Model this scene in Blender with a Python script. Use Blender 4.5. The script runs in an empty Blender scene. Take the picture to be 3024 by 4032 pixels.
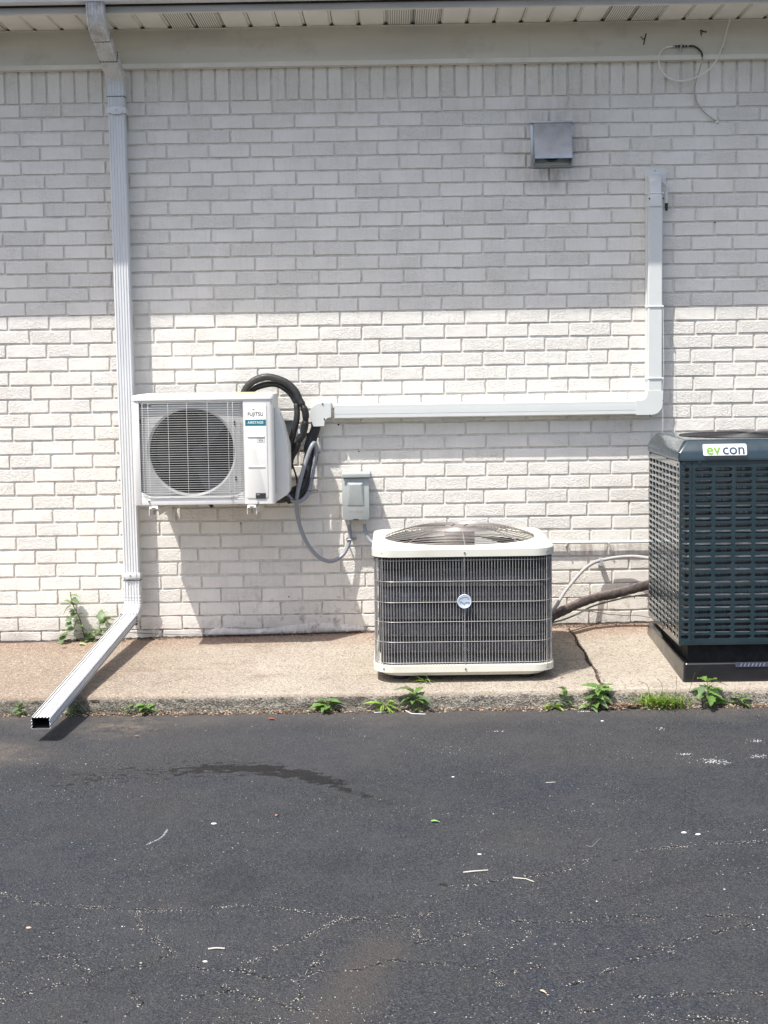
import bpy, bmesh, math, random
from mathutils import Vector, Matrix
R = random.Random(7)
S = bpy.context.scene
COL = S.collection
# ------------------------------------------------------------------ camera
F = 5808.3; PITCH = .0970; YAW = -.0081; ROLL = -.0145
CAM = Vector((0, -7.25419, 1.33385))
fw = Vector((math.sin(YAW)*math.cos(PITCH), math.cos(YAW)*math.cos(PITCH), -math.sin(PITCH)))
r0 = fw.cross(Vector((0, 0, 1))).normalized(); u0 = r0.cross(fw)
rt = r0*math.cos(ROLL)+u0*math.sin(ROLL); up = -r0*math.sin(ROLL)+u0*math.cos(ROLL)
cd = bpy.data.cameras.new('camera'); co = bpy.data.objects.new('camera', cd); COL.objects.link(co)
m3 = Matrix((rt, up, -fw)).transposed()
co.matrix_world = Matrix.Translation(CAM) @ m3.to_4x4()
cd.sensor_fit = 'VERTICAL'; cd.sensor_height = 36; cd.sensor_width = 27; cd.lens = 36*F/4032
cd.clip_start = .05; cd.clip_end = 500
S.camera = co
S.render.resolution_x = 768; S.render.resolution_y = 1024
# ------------------------------------------------------------------ world, sun, exposure
SD = Vector((.347, .365, -1)).normalized()
w = bpy.data.worlds.new('World'); S.world = w; w.use_nodes = True
nt = w.node_tree; bg = nt.nodes['Background']
sky = nt.nodes.new('ShaderNodeTexSky'); sky.sky_type = 'NISHITA'; sky.sun_disc = False
sky.sun_elevation = math.asin(-SD.z); sky.sun_rotation = math.atan2(-SD.x, -SD.y)
sky.air_density = .8; sky.dust_density = 3.0; sky.ozone_density = .5
nt.links.new(sky.outputs[0], bg.inputs[0]); bg.inputs[1].default_value = .15
sl = bpy.data.lights.new('sun', 'SUN'); sl.energy = 4.1; sl.angle = math.radians(.53); sl.color = (1, .965, .91)
so = bpy.data.objects.new('sun', sl); COL.objects.link(so)
so.rotation_euler = SD.to_track_quat('-Z', 'Y').to_euler(); so.location = (-3, -4, 8)
S.view_settings.view_transform = 'Standard'; S.view_settings.look = 'None'
S.view_settings.gamma = 1; S.view_settings.use_curve_mapping = False
S.view_settings.exposure = .62

# ------------------------------------------------------------------ helpers
def ray(x, y): return fw + rt*((x-1512)/F) - up*((y-2016)/F)
def A(x, y, Y=0.):
    d = ray(x, y); t = (Y-CAM.y)/d.y; return CAM+d*t
def G(x, y, z=-.075):
    d = ray(x, y); t = (z-CAM.z)/d.z; return CAM+d*t

class MB:
    def __init__(s): s.v = []; s.f = []; s.m = []
    def face(s, idx, m=0): s.f.append(tuple(idx)); s.m.append(m)
    def box(s, x0, x1, y0, y1, z0, z1, m=0):
        b = len(s.v)
        s.v += [(x, y, z) for x in (x0, x1) for y in (y0, y1) for z in (z0, z1)]
        for q in ((0, 1, 3, 2), (4, 6, 7, 5), (0, 4, 5, 1), (2, 3, 7, 6), (0, 2, 6, 4), (1, 5, 7, 3)):
            s.face([b+i for i in q], m)
        return s
    def prism(s, poly, a0, a1, axis='y', m=0):
        # poly in the two other axes, CCW; extruded a0->a1
        b = len(s.v); n = len(poly)
        for a in (a0, a1):
            for p, q in poly:
                s.v.append({'y': (p, a, q), 'x': (a, p, q), 'z': (p, q, a)}[axis])
        s.face([b+i for i in range(n)], m); s.face([b+n+i for i in reversed(range(n))], m)
        for i in range(n):
            j = (i+1) % n; s.face([b+j, b+i, b+n+i, b+n+j], m)
        return s
    def loops(s, loops, closed=True, cap=(True, True), m=0):
        b = len(s.v); n = len(loops[0])
        for l in loops: s.v += [tuple(p) for p in l]
        for k in range(len(loops)-1):
            for i in range(n if closed else n-1):
                j = (i+1) % n; o = b+k*n
                s.face([o+i, o+j, o+n+j, o+n+i], m)
        if cap[0]: s.face([b+i for i in reversed(range(n))], m)
        if cap[1]: s.face([b+(len(loops)-1)*n+i for i in range(n)], m)
        return s
    def tube(s, pts, r, n=8, closed=False, m=0, rf=None, cap=True):
        pts = [Vector(p) for p in pts]; N = len(pts); L = []
        t0 = (pts[1]-pts[0]).normalized()
        ref = Vector((0, 0, 1)) if abs(t0.z) < .9 else Vector((1, 0, 0))
        nrm = t0.cross(ref).normalized()
        for i, p in enumerate(pts):
            a = pts[(i-1) % N] if (closed or i > 0) else p
            c = pts[(i+1) % N] if (closed or i < N-1) else p
            t = (c-a)
            t = t.normalized() if t.length > 1e-9 else t0
            nrm = (nrm - t*nrm.dot(t)).normalized(); bn = t.cross(nrm)
            rr = r*(rf(i/(N-1)) if rf else 1)
            L.append([p+nrm*math.cos(2*math.pi*k/n)*rr+bn*math.sin(2*math.pi*k/n)*rr for k in range(n)])
        if closed: L.append(L[0])
        return s.loops(L, cap=(cap and not closed, cap and not closed), m=m)
    def cyl(s, c, r, h, axis='z', n=20, r2=None, m=0):
        c = Vector(c); r2 = r if r2 is None else r2; L = []
        for a, rr in ((0, r), (h, r2)):
            l = []
            for k in range(n):
                p, q = rr*math.cos(2*math.pi*k/n), rr*math.sin(2*math.pi*k/n)
                l.append(c+Vector({'z': (p, q, a), 'y': (q, a, p), 'x': (a, p, q)}[axis]))
            L.append(l)
        return s.loops(L, m=m)
    def build(s, name, mat, parent=None, smooth=None, bevel=0, segs=2, loc=None):
        me = bpy.data.meshes.new(name); me.from_pydata(s.v, [], s.f)
        mats = mat if isinstance(mat, (list, tuple)) else [mat]
        for mm in mats: me.materials.append(mm)
        if len(mats) > 1: me.polygons.foreach_set('material_index', s.m)
        bm = bmesh.new(); bm.from_mesh(me)
        if loc is None: bmesh.ops.recalc_face_normals(bm, faces=bm.faces)
        if bevel:
            bmesh.ops.bevel(bm, geom=[e for e in bm.edges if len(e.link_faces) == 2 and e.calc_face_angle() > .5],
                            offset=bevel, segments=segs, affect='EDGES', profile=.5, clamp_overlap=True)
        bm.to_mesh(me); bm.free()
        if smooth or bevel:
            me.polygons.foreach_set('use_smooth', [True]*len(me.polygons))
            me.set_sharp_from_angle(angle=math.radians(smooth or 35))
        o = bpy.data.objects.new(name, me); COL.objects.link(o)
        if parent: o.parent = parent
        return o

def spline(pts, k=8):
    P = [Vector(p) for p in pts]; P = [P[0]*2-P[1]]+P+[P[-1]*2-P[-2]]; out = []
    for i in range(1, len(P)-2):
        a, b, c, d = P[i-1:i+3]
        for j in range(k):
            t = j/k
            out.append(.5*((2*b)+(c-a)*t+(2*a-5*b+4*c-d)*t*t+(3*b-a-3*c+d)*t**3))
    out.append(P[-2]); return out

def tag(o, label=None, cat=None, group=None, kind=None):
    for k, v in (('label', label), ('category', cat), ('group', group), ('kind', kind)):
        if v: o[k] = v
    return o
def thing(name, label, cat, loc=(0, 0, 0), group=None):
    # parts are authored in world coordinates, so the empty carries no offset to them
    o = bpy.data.objects.new(name, None); COL.objects.link(o); o.location = loc; o.empty_display_size = .05
    return tag(o, label, cat, group)
def adopt(root):
    # keep world placement of parts under a root standing at its base
    for c in root.children: c.matrix_parent_inverse = Matrix.Translation(root.location).inverted()

def text_mesh(s, size, mat, name, parent, loc, rot=(math.pi/2, 0, 0), extrude=.0006, align='CENTER', sx=1., spacing=1., bold=0):
    c = bpy.data.curves.new(name, 'FONT'); c.body = s; c.size = size; c.extrude = extrude; c.align_x = align
    c.align_y = 'CENTER'; c.space_character = spacing; c.offset = bold; c.resolution_u = 4
    t = bpy.data.objects.new(name, c); COL.objects.link(t)
    dg = bpy.context.evaluated_depsgraph_get(); dg.update()
    me = bpy.data.meshes.new_from_object(t.evaluated_get(dg)); COL.objects.unlink(t); bpy.data.objects.remove(t)
    M = Matrix.Translation(loc) @ Matrix.Rotation(rot[2], 4, 'Z') @ Matrix.Rotation(rot[0], 4, 'X') @ Matrix.Rotation(rot[1], 4, 'Z') @ Matrix.Diagonal((sx, 1, 1, 1))
    me.transform(M); me.materials.clear(); me.materials.append(mat); me.name = name
    o = bpy.data.objects.new(name, me); COL.objects.link(o); o.parent = parent
    return o

# ------------------------------------------------------------------ materials
class N:
    """tiny node helper"""
    def __init__(s, name):
        s.mat = bpy.data.materials.new(name); s.mat.use_nodes = True; s.t = s.mat.node_tree
        s.b = s.t.nodes['Principled BSDF']; s._p = None
    def pos(s):
        if not s._p: s._p = s.t.nodes.new('ShaderNodeNewGeometry').outputs['Position']
        return s._p
    def new(s, t, **k):
        n = s.t.nodes.new(t)
        for a, b in k.items(): setattr(n, a, b)
        return n
    def put(s, sock, v):
        if isinstance(v, bpy.types.NodeSocket): s.t.links.new(v, sock)
        elif v is not None:
            if isinstance(v, (tuple, list)) and len(v) == 3 and sock.type == 'RGBA': v = (*v, 1)
            sock.default_value = v
    def math(s, op, a, b=None, c=None, clamp=False):
        n = s.new('ShaderNodeMath', operation=op, use_clamp=clamp)
        for i, v in enumerate((a, b, c)):
            if v is not None: s.put(n.inputs[i], v)
        return n.outputs[0]
    def noise(s, scale, detail=3, rough=.55, vec=None, stretch=None, dist=0):
        v = vec or s.pos()
        if stretch:
            mp = s.new('ShaderNodeVectorMath', operation='MULTIPLY'); s.put(mp.inputs[0], v); mp.inputs[1].default_value = stretch; v = mp.outputs[0]
        n = s.new('ShaderNodeTexNoise'); s.put(n.inputs['Vector'], v); n.inputs['Scale'].default_value = scale
        n.inputs['Detail'].default_value = detail; n.inputs['Roughness'].default_value = rough; n.inputs['Distortion'].default_value = dist
        return n.outputs['Fac']
    def vor(s, scale, feature='F1', out='Distance', vec=None):
        n = s.new('ShaderNodeTexVoronoi', feature=feature); s.put(n.inputs['Vector'], vec or s.pos()); n.inputs['Scale'].default_value = scale
        return n.outputs[out]
    def ramp(s, v, a, b, o0=0., o1=1.):
        n = s.new('ShaderNodeMapRange', clamp=True); s.put(n.inputs[0], v)
        for i, x in enumerate((a, b, o0, o1)): n.inputs[i+1].default_value = x
        return n.outputs[0]
    def mix(s, f, a, b, mode='MIX'):
        n = s.new('ShaderNodeMix', data_type='RGBA', blend_type=mode)
        s.put(n.inputs[0], f); s.put(n.inputs[6], a); s.put(n.inputs[7], b); return n.outputs[2]
    def xyz(s):
        n = s.new('ShaderNodeSeparateXYZ'); s.put(n.inputs[0], s.pos()); return n.outputs
    def blob(s, c, rad):
        # soft round mask about a world point, rad per axis
        a = s.new('ShaderNodeVectorMath', operation='SUBTRACT'); s.put(a.inputs[0], s.pos()); a.inputs[1].default_value = c
        b = s.new('ShaderNodeVectorMath', operation='DIVIDE'); s.put(b.inputs[0], a.outputs[0]); b.inputs[1].default_value = rad
        l = s.new('ShaderNodeVectorMath', operation='LENGTH'); s.put(l.inputs[0], b.outputs[0])
        return s.ramp(l.outputs['Value'], 1, .2, 0, 1)
    def bump(s, h, strength=.5, dist=.002, prev=None):
        n = s.new('ShaderNodeBump'); s.put(n.inputs['Height'], h); s.put(n.inputs['Strength'], strength); n.inputs['Distance'].default_value = dist
        if prev: s.put(n.inputs['Normal'], prev)
        return n.outputs[0]
    def done(s, col, rough=.5, metal=0., normal=None, spec=None, coat=0):
        s.put(s.b.inputs['Base Color'], col); s.put(s.b.inputs['Roughness'], rough); s.put(s.b.inputs['Metallic'], metal)
        if normal: s.put(s.b.inputs['Normal'], normal)
        if spec is not None: s.b.inputs['Specular IOR Level'].default_value = spec
        if coat: s.b.inputs['Coat Weight'].default_value = coat; s.b.inputs['Coat Roughness'].default_value = .1
        return s.mat

def simple(name, col, rough=.5, metal=0., var=.08, scale=20, bump=0, bscale=200, dirt=None, spec=None, coat=0, stretch=None):
    n = N(name); f = n.noise(scale, 4, .6, stretch=stretch)
    lo = tuple(c*(1-var) for c in col); hi = tuple(min(1, c*(1+var)) for c in col)
    c = n.mix(n.ramp(f, .3, .7), lo, hi)
    if dirt: c = n.mix(n.ramp(n.noise(scale*.6, 6, .7), .52, .75, 0, dirt[1]), c, dirt[0])
    nm = n.bump(n.noise(bscale, 3), .4, bump) if bump else None
    rr = n.ramp(n.noise(scale*2, 3), .3, .7, rough*.85, min(1, rough*1.2))
    return n.done(c, rr, metal, nm, spec, coat)

# painted brick -----------------------------------------------------
def painted_brick():
    n = N('painted_brick'); x, y, z = n.xyz()
    at = n.new('ShaderNodeAttribute', attribute_name='tone').outputs['Fac']
    c = n.mix(n.ramp(n.noise(9, 4), .3, .7), (.755, .725, .66), (.81, .78, .72))
    c = n.mix(n.ramp(at, 0, 1, 0, .07), c, (.56, .54, .50))
    # vertical grime streaks
    st = n.noise(1, 5, .65, stretch=(60, 60, 6)); c = n.mix(n.ramp(st, .52, .78, 0, .28), c, (.50, .45, .41))
    # soot round the exhaust hood
    soot = n.math('MULTIPLY', n.math('MAXIMUM', n.blob((.76, 0, 2.25), (.20, .3, .10)), n.math('MULTIPLY', n.blob((.775, 0, 2.42), (.30, .3, .30)), .85)), n.ramp(n.noise(1, 5, .6, stretch=(40, 40, 7)), .3, .62))
    c = n.mix(n.math('MULTIPLY', soot, .5), c, (.20, .155, .135))
    # splash dirt and chips low down
    low = n.math('MULTIPLY', n.ramp(z, .30, .03, 0, 1), n.ramp(n.noise(18, 7, .75), .53, .64))
    rightish = n.ramp(x, -1.1, -.6, .12, 1)
    c = n.mix(n.math('MULTIPLY', n.math('MULTIPLY', low, rightish), .75), c, (.12, .085, .065))
    low2 = n.math('MULTIPLY', n.ramp(z, .12, .0, 0, .7), n.ramp(n.noise(6, 4), .35, .6)); c = n.mix(low2, c, (.36, .31, .28))
    c = n.mix(n.math('MULTIPLY', n.blob((1.02, 0, .43), (.3, .3, .07)), n.ramp(n.noise(1, 4, stretch=(50, 50, 8)), .42, .6, 0, .6)), c, (.30, .22, .18))
    chip = n.math('MULTIPLY', n.ramp(n.vor(55), .10, .05), n.ramp(n.noise(7, 2), .62, .70)); c = n.mix(n.math('MULTIPLY', chip, .6), c, (.2, .15, .12))
    rough_mask = n.ramp(n.math('ADD', n.noise(5, 3), n.math('MULTIPLY', at, .25)), .45, .75, .25, 1.)
    h1 = n.noise(95, 5, .6, dist=1.2); h2 = n.noise(22, 3, .5)
    h = n.math('ADD', n.math('MULTIPLY', n.math('MULTIPLY', n.ramp(h1, .42, .62), rough_mask), .8), h2)
    return n.done(c, .62, 0, n.bump(h, .85, .0028), .35)
M = {}
M['brick'] = painted_brick()
def mortar():
    n = N('painted_mortar'); x, y, z = n.xyz()
    c = n.mix(n.ramp(n.noise(30, 5), .35, .65), (.60, .575, .525), (.73, .70, .645))
    c = n.mix(n.ramp(n.noise(14, 6, .7), .60, .72, 0, .5), c, (.25, .2, .17))
    soot = n.math('MULTIPLY', n.blob((.77, 0, 2.34), (.26, .3, .26)), .6); c = n.mix(soot, c, (.18, .13, .11))
    low = n.math('MULTIPLY', n.ramp(z, .22, .02, 0, 1), n.ramp(n.noise(25, 6, .7), .48, .6)); c = n.mix(n.math('MULTIPLY', low, .8), c, (.09, .06, .045))
    return n.done(c, .8, 0, n.bump(n.noise(140, 4, .6), .7, .003), .2)
M['mortar'] = mortar()
M['soffit'] = simple('soffit_vinyl', (.84, .82, .75), .45, var=.05, scale=4, dirt=((.35, .30, .25), .25), bump=.0004, bscale=60)
def vented():
    n = N('vented_soffit'); x, y, z = n.xyz()
    # rows of small punched holes
    fx = n.math('ABSOLUTE', n.math('SUBTRACT', n.math('FRACT', n.math('MULTIPLY', x, 1/.0105)), .5))
    fy = n.math('ABSOLUTE', n.math('SUBTRACT', n.math('FRACT', n.math('MULTIPLY', y, 1/.0145)), .5))
    hole = n.math('MULTIPLY', n.ramp(fx, .26, .20), n.ramp(fy, .36, .30))
    at = n.new('ShaderNodeAttribute', attribute_name='tone').outputs['Fac']
    hole = n.math('MULTIPLY', hole, at)
    c = n.mix(hole, (.82, .80, .73), (.07, .065, .06))
    return n.done(c, .5)
M['vented'] = vented()
def frieze():
    n = N('tan_coil_metal'); x, y, z = n.xyz()
    c = n.mix(n.ramp(n.noise(1, 4, stretch=(1.2, 1, 9)), .3, .7), (.58, .55, .475), (.68, .65, .57))
    c = n.mix(n.ramp(n.noise(5, 6, .7), .55, .75, 0, .35), c, (.30, .26, .2))
    return n.done(c, n.ramp(n.noise(1, 3, stretch=(1, 1, 12)), .3, .7, .34, .55), 0, n.bump(n.noise(1, 3, stretch=(2.5, 1, 22)), .5, .004), .5)
M['frieze'] = frieze()
M['trimcap'] = simple('pale_trim', (.74, .72, .65), .45, var=.08, scale=6, dirt=((.3, .26, .2), .3))
M['fascia'] = simple('fascia_metal', (.50, .50, .50), .45, var=.10, scale=3, stretch=(1, 1, 12), dirt=((.25, .24, .24), .35))
M['gutter'] = simple('gutter_metal', (.66, .67, .67), .4, var=.08, scale=5, dirt=((.25, .23, .2), .35))
M['shingle'] = simple('roof_shingle', (.07, .065, .06), .95, var=.3, scale=60, bump=.003, bscale=300)
def spout():
    n = N('white_enamel_spout'); x, y, z = n.xyz()
    c = n.mix(n.ramp(n.noise(7, 5, stretch=(3, 3, .6)), .35, .7), (.63, .645, .65), (.70, .71, .71))
    c = n.mix(n.ramp(n.noise(22, 6, .75, stretch=(3, 1, .6)), .58, .76, 0, .45), c, (.36, .35, .34))
    gr = n.math('MULTIPLY', n.ramp(z, 2.72, 2.86, 0, 1), n.ramp(n.noise(16, 6, .75), .40, .62, 0, .75)); c = n.mix(gr, c, (.26, .22, .19))
    return n.done(c, .38, 0, n.bump(n.noise(40, 3), .3, .001), .5)
M['spout'] = spout()
M['darkbrown'] = simple('dark_brown_pipe', (.03, .028, .025), .9)  # near-black brown for the leader's inner wall and the joint seams
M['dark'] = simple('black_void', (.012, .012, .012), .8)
M['galv'] = simple('galvanised_steel', (.40, .42, .43), .38, .85, var=.16, scale=14, dirt=((.30, .24, .2), .3), bump=.0004, bscale=90)
M['galvdull'] = simple('dull_galvanised', (.52, .53, .53), .45, .5, var=.12, scale=18)
M['cover'] = simple('white_line_cover', (.62, .64, .62), .38, var=.02, scale=8)
M['tie'] = simple('white_nylon', (.78, .79, .8), .4)
M['screw'] = simple('zinc_screw', (.45, .44, .42), .35, .9, var=.3, scale=300)
M['darkscrew'] = simple('dark_screw_recess', (.04, .04, .04), .5)
M['ac'] = simple('heat_pump_enamel', (.74, .73, .69), .42, var=.025, scale=9, dirt=((.5, .46, .4), .12))
M['acdark'] = simple('heat_pump_shroud', (.38, .38, .365), .5, var=.06, scale=20)
M['acwire'] = simple('white_coated_wire', (.68, .68, .66), .4)
M['blk'] = simple('black_plastic', (.016, .016, .018), .4, var=.2, scale=30)
def foam():
    n = N('black_pipe_insulation')
    c = n.mix(n.ramp(n.noise(30, 4), .3, .7), (.014, .014, .015), (.032, .031, .031))
    return n.done(c, n.ramp(n.noise(60, 3), .3, .7, .38, .62), 0, n.bump(n.noise(50, 4, .6), .5, .002), .5)
M['foam'] = foam()
M['conduit'] = simple('grey_conduit', (.27, .285, .31), .32, var=.06, scale=15)
M['conduitlt'] = simple('weathered_grey_conduit', (.36, .355, .35), .5, var=.10, scale=22)
M['teal'] = simple('teal_logo', (.012, .17, .21), .45)
M['ink'] = simple('dark_ink', (.03, .03, .035), .5)
M['white'] = simple('white_label', (.80, .80, .79), .4, var=.02)
M['yellow'] = simple('yellow_label', (.80, .62, .05), .5)
M['boxgrey'] = simple('disconnect_enamel', (.37, .40, .39), .42, var=.05, scale=14, dirt=((.3, .28, .26), .15))
M['red'] = simple('red_marker', (.42, .08, .09), .6)
M['cream'] = simple('cream_enamel', (.67, .66, .57), .40, var=.05, scale=5, dirt=((.42, .38, .28), .35))
M['greywire'] = simple('coated_guard_wire', (.43, .42, .41), .42, .2, var=.18, scale=25)
M['capwire'] = simple('taupe_guard_wire', (.27, .245, .23), .4, .3, var=.15, scale=25)
def coil():
    n = N('condenser_fins'); x, y, z = n.xyz()
    v = n.new('ShaderNodeCombineXYZ'); n.put(v.inputs[0], n.math('MULTIPLY', n.math('ADD', x, y), 85)); n.put(v.inputs[2], n.math('MULTIPLY', z, 260))
    c = n.mix(n.ramp(n.noise(1, 2, vec=v.outputs[0]), .40, .62), (.022, .022, .027), (.095, .097, .115))
    row = n.ramp(n.math('ABSOLUTE', n.math('SUBTRACT', n.math('FRACT', n.math('MULTIPLY', z, 1/.0052)), .5)), .10, .32)
    c = n.mix(n.math('MULTIPLY', row, .6), c, (.05, .05, .055))
    c = n.mix(n.ramp(n.noise(7, 5, .7), .45, .72, 0, .8), c, (.035, .032, .032)); c = n.mix(n.ramp(n.noise(11, 4, .6), .58, .72, 0, .5), c, (.17, .18, .22))
    return n.done(c, .5, .35, None, .4)
M['coil'] = coil()
def coil2():
    n = N('bright_condenser_fins'); x, y, z = n.xyz()
    v = n.new('ShaderNodeCombineXYZ'); n.put(v.inputs[0], n.math('MULTIPLY', n.math('ADD', x, y), 500)); n.put(v.inputs[2], n.math('MULTIPLY', z, 12))
    c = n.mix(n.ramp(n.noise(1, 3, vec=v.outputs[0]), .42, .62), (.05, .05, .05), (.40, .40, .40))
    row = n.ramp(n.math('ABSOLUTE', n.math('SUBTRACT', n.math('FRACT', n.math('MULTIPLY', z, 1/.026)), .5)), .18, .34)
    c = n.mix(n.math('MULTIPLY', row, .85), c, (.03, .03, .03))
    return n.done(c, .4, .6)
M['coil2'] = coil2()
M['evteal'] = simple('dark_teal_enamel', (.0125, .031, .040), .30, var=.10, scale=9, dirt=((.06, .065, .06), .3), spec=.6, coat=.9)
M['pad'] = simple('black_pad_plastic', (.010, .010, .012), .32, var=.2, scale=11, dirt=((.022, .020, .018), .3), spec=.4, coat=.5)
M['padsticker'] = simple('blue_grey_sticker', (.05, .06, .09), .4, var=.2, scale=60)
M['green_txt'] = simple('lime_print', (.16, .36, .04), .5)
M['navy_txt'] = simple('navy_print', (.03, .055, .11), .5)
M['badge'] = simple('pale_badge', (.62, .68, .76), .3, .2, var=.05)
M['badgetxt'] = simple('badge_relief', (.30, .36, .46), .35, .2)
def suction():
    n = N('weathered_suction_insulation'); x, y, z = n.xyz()
    c = n.mix(n.ramp(n.noise(45, 5, .7), .35, .65), (.022, .019, .018), (.085, .068, .062))
    g = n.new('ShaderNodeNewGeometry'); sp = n.new('ShaderNodeSeparateXYZ'); n.put(sp.inputs[0], g.outputs['Normal'])
    # bleached, cracked crust along its upper side
    c = n.mix(n.math('MULTIPLY', n.ramp(n.math('ADD', sp.outputs[2], n.math('MULTIPLY', n.noise(60, 4), .5)), .95, 1.35), .65), c, (.36, .25, .22))
    return n.done(c, .8, 0, n.bump(n.noise(1, 4, stretch=(220, 60, 60)), .8, .004))
M['suction'] = suction()
M['bare'] = simple('green_grey_tube', (.20, .24, .19), .4, .3, var=.3, scale=40)
M['tapew'] = simple('clear_wrap_remnant', (.62, .58, .54), .35)
M['coax'] = simple('white_coax', (.80, .78, .71), .5, var=.1)
M['coaxgrey'] = simple('grey_coax', (.40, .39, .36), .5, var=.1)
M['coaxblk'] = simple('black_boot', (.02, .02, .02), .5)
def leafmat(name, a, b, edge=(.10, .14, .03)):
    n = N(name); c = n.mix(n.ramp(n.noise(70, 4), .3, .7), a, b)
    n.b.inputs['Subsurface Weight'].default_value = 0
    bs = n.b; n.done(c, .45, 0, n.bump(n.noise(300, 2), .4, .001))
    tr = n.new('ShaderNodeBsdfTranslucent'); n.put(tr.inputs[0], n.mix(.5, c, (.30, .42, .05)))
    mx = n.new('ShaderNodeMixShader'); mx.inputs[0].default_value = .30
    out = n.t.nodes['Material Output']
    n.t.links.new(bs.outputs[0], mx.inputs[1]); n.t.links.new(tr.outputs[0], mx.inputs[2]); n.t.links.new(mx.outputs[0], out.inputs[0])
    return n.mat
M['leaf'] = leafmat('weed_leaf', (.10, .20, .045), (.18, .31, .08))
M['leafpale'] = leafmat('sow_thistle_leaf', (.10, .17, .075), (.17, .25, .12))
M['grass'] = leafmat('grass_blade_green', (.17, .30, .035), (.30, .45, .08))
M['stem'] = simple('weed_stem', (.09, .055, .04), .6, var=.2)
M['stemg'] = simple('green_stem', (.14, .19, .07), .6, var=.2)
def litter():
    n = N('dry_leaf_litter'); c = n.new('ShaderNodeAttribute', attribute_name='tint').outputs['Color']
    return n.done(c, .8)
M['litter'] = litter()
M['redleaf'] = simple('red_brown_leaf', (.30, .10, .06), .6, var=.25, scale=80)
M['twig'] = simple('bleached_twig', (.66, .62, .54), .7, var=.1)
M['soil'] = simple('dark_gap_soil', (.045, .032, .025), 1., var=.5, scale=90, bump=.004, bscale=150)

# concrete -----------------------------------------------------------
def concrete():
    n = N('exposed_concrete'); x, y, z = n.xyz()
    c = n.mix(n.ramp(n.noise(2.2, 4), .3, .7), (.31, .275, .225), (.39, .355, .30))
    # pink-brown silt along the wall and to the left
    wallside = n.ramp(n.math('ADD', y, n.math('MULTIPLY', n.noise(3, 5), .5)), -.10, .30)
    c = n.mix(n.math('MULTIPLY', wallside, .9), c, (0.2566, 0.1485, 0.1043))
    leftside = n.ramp(n.math('ADD', x, n.math('MULTIPLY', n.noise(2.5, 5), .8)), -.20, -1.15, 0, .85)
    c = n.mix(n.math('MULTIPLY', leftside, .72), c, (0.1925, 0.1320, 0.0921))
    stn = n.math('MAXIMUM', n.blob((.32, -1.0, 0), (.62, .28, .3)), n.blob((-1.2, -.9, 0), (.35, .5, .3)))
    c = n.mix(n.math('MULTIPLY', n.math('MULTIPLY', stn, n.ramp(n.noise(9, 6, .7), .40, .62)), .5), c, (0.1140, 0.0825, 0.0583))
    c = n.mix(n.ramp(n.noise(3.3, 6, .7, dist=1.5), .58, .70, 0, .5), c, (0.1711, 0.1188, 0.0829))
    peb = n.vor(170, 'F1', 'Color'); sp = n.new('ShaderNodeSeparateColor'); n.put(sp.inputs[0], peb)
    c = n.mix(n.ramp(sp.outputs[0], .66, 1., 0, .85), c, (0.1212, 0.0825, 0.0552))
    c = n.mix(n.ramp(sp.outputs[1], .70, 1., 0, .75), c, (0.5132, 0.4488, 0.3683))
    c = n.mix(n.ramp(n.noise(1, 5, .65, stretch=(4, 9, 4)), .56, .74, 0, .45), c, (0.1568, 0.1188, 0.0859))
    edge = n.ramp(n.math('ADD', y, n.math('MULTIPLY', n.noise(40, 3), .03)), -1.205, -1.235); c = n.mix(n.math('MULTIPLY', edge, .55), c, (0.1354, 0.1056, 0.0767))
    h = n.math('ADD', n.vor(170), n.noise(60, 4))
    return n.done(c, .85, 0, n.bump(h, .8, .0028), .2)
M['concrete'] = concrete()
def kerbface():
    n = N('rough_kerb_face'); x, y, z = n.xyz()
    peb = n.vor(170, 'F1', 'Color'); sp = n.new('ShaderNodeSeparateColor'); n.put(sp.inputs[0], peb)
    c = n.mix(n.ramp(sp.outputs[0], .2, .8), (.15, .13, .11), (.40, .37, .31))
    c = n.mix(n.ramp(n.noise(12, 5, .7), .45, .65, 0, .6), c, (.09, .08, .065))
    c = n.mix(n.ramp(x, -.9, 1.2, .25, 0), c, (.05, .06, .04))
    return n.done(c, .95, 0, n.bump(n.math('ADD', n.vor(170), n.noise(70, 5)), .8, .004), .2)
M['kerb'] = kerbface()
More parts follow.
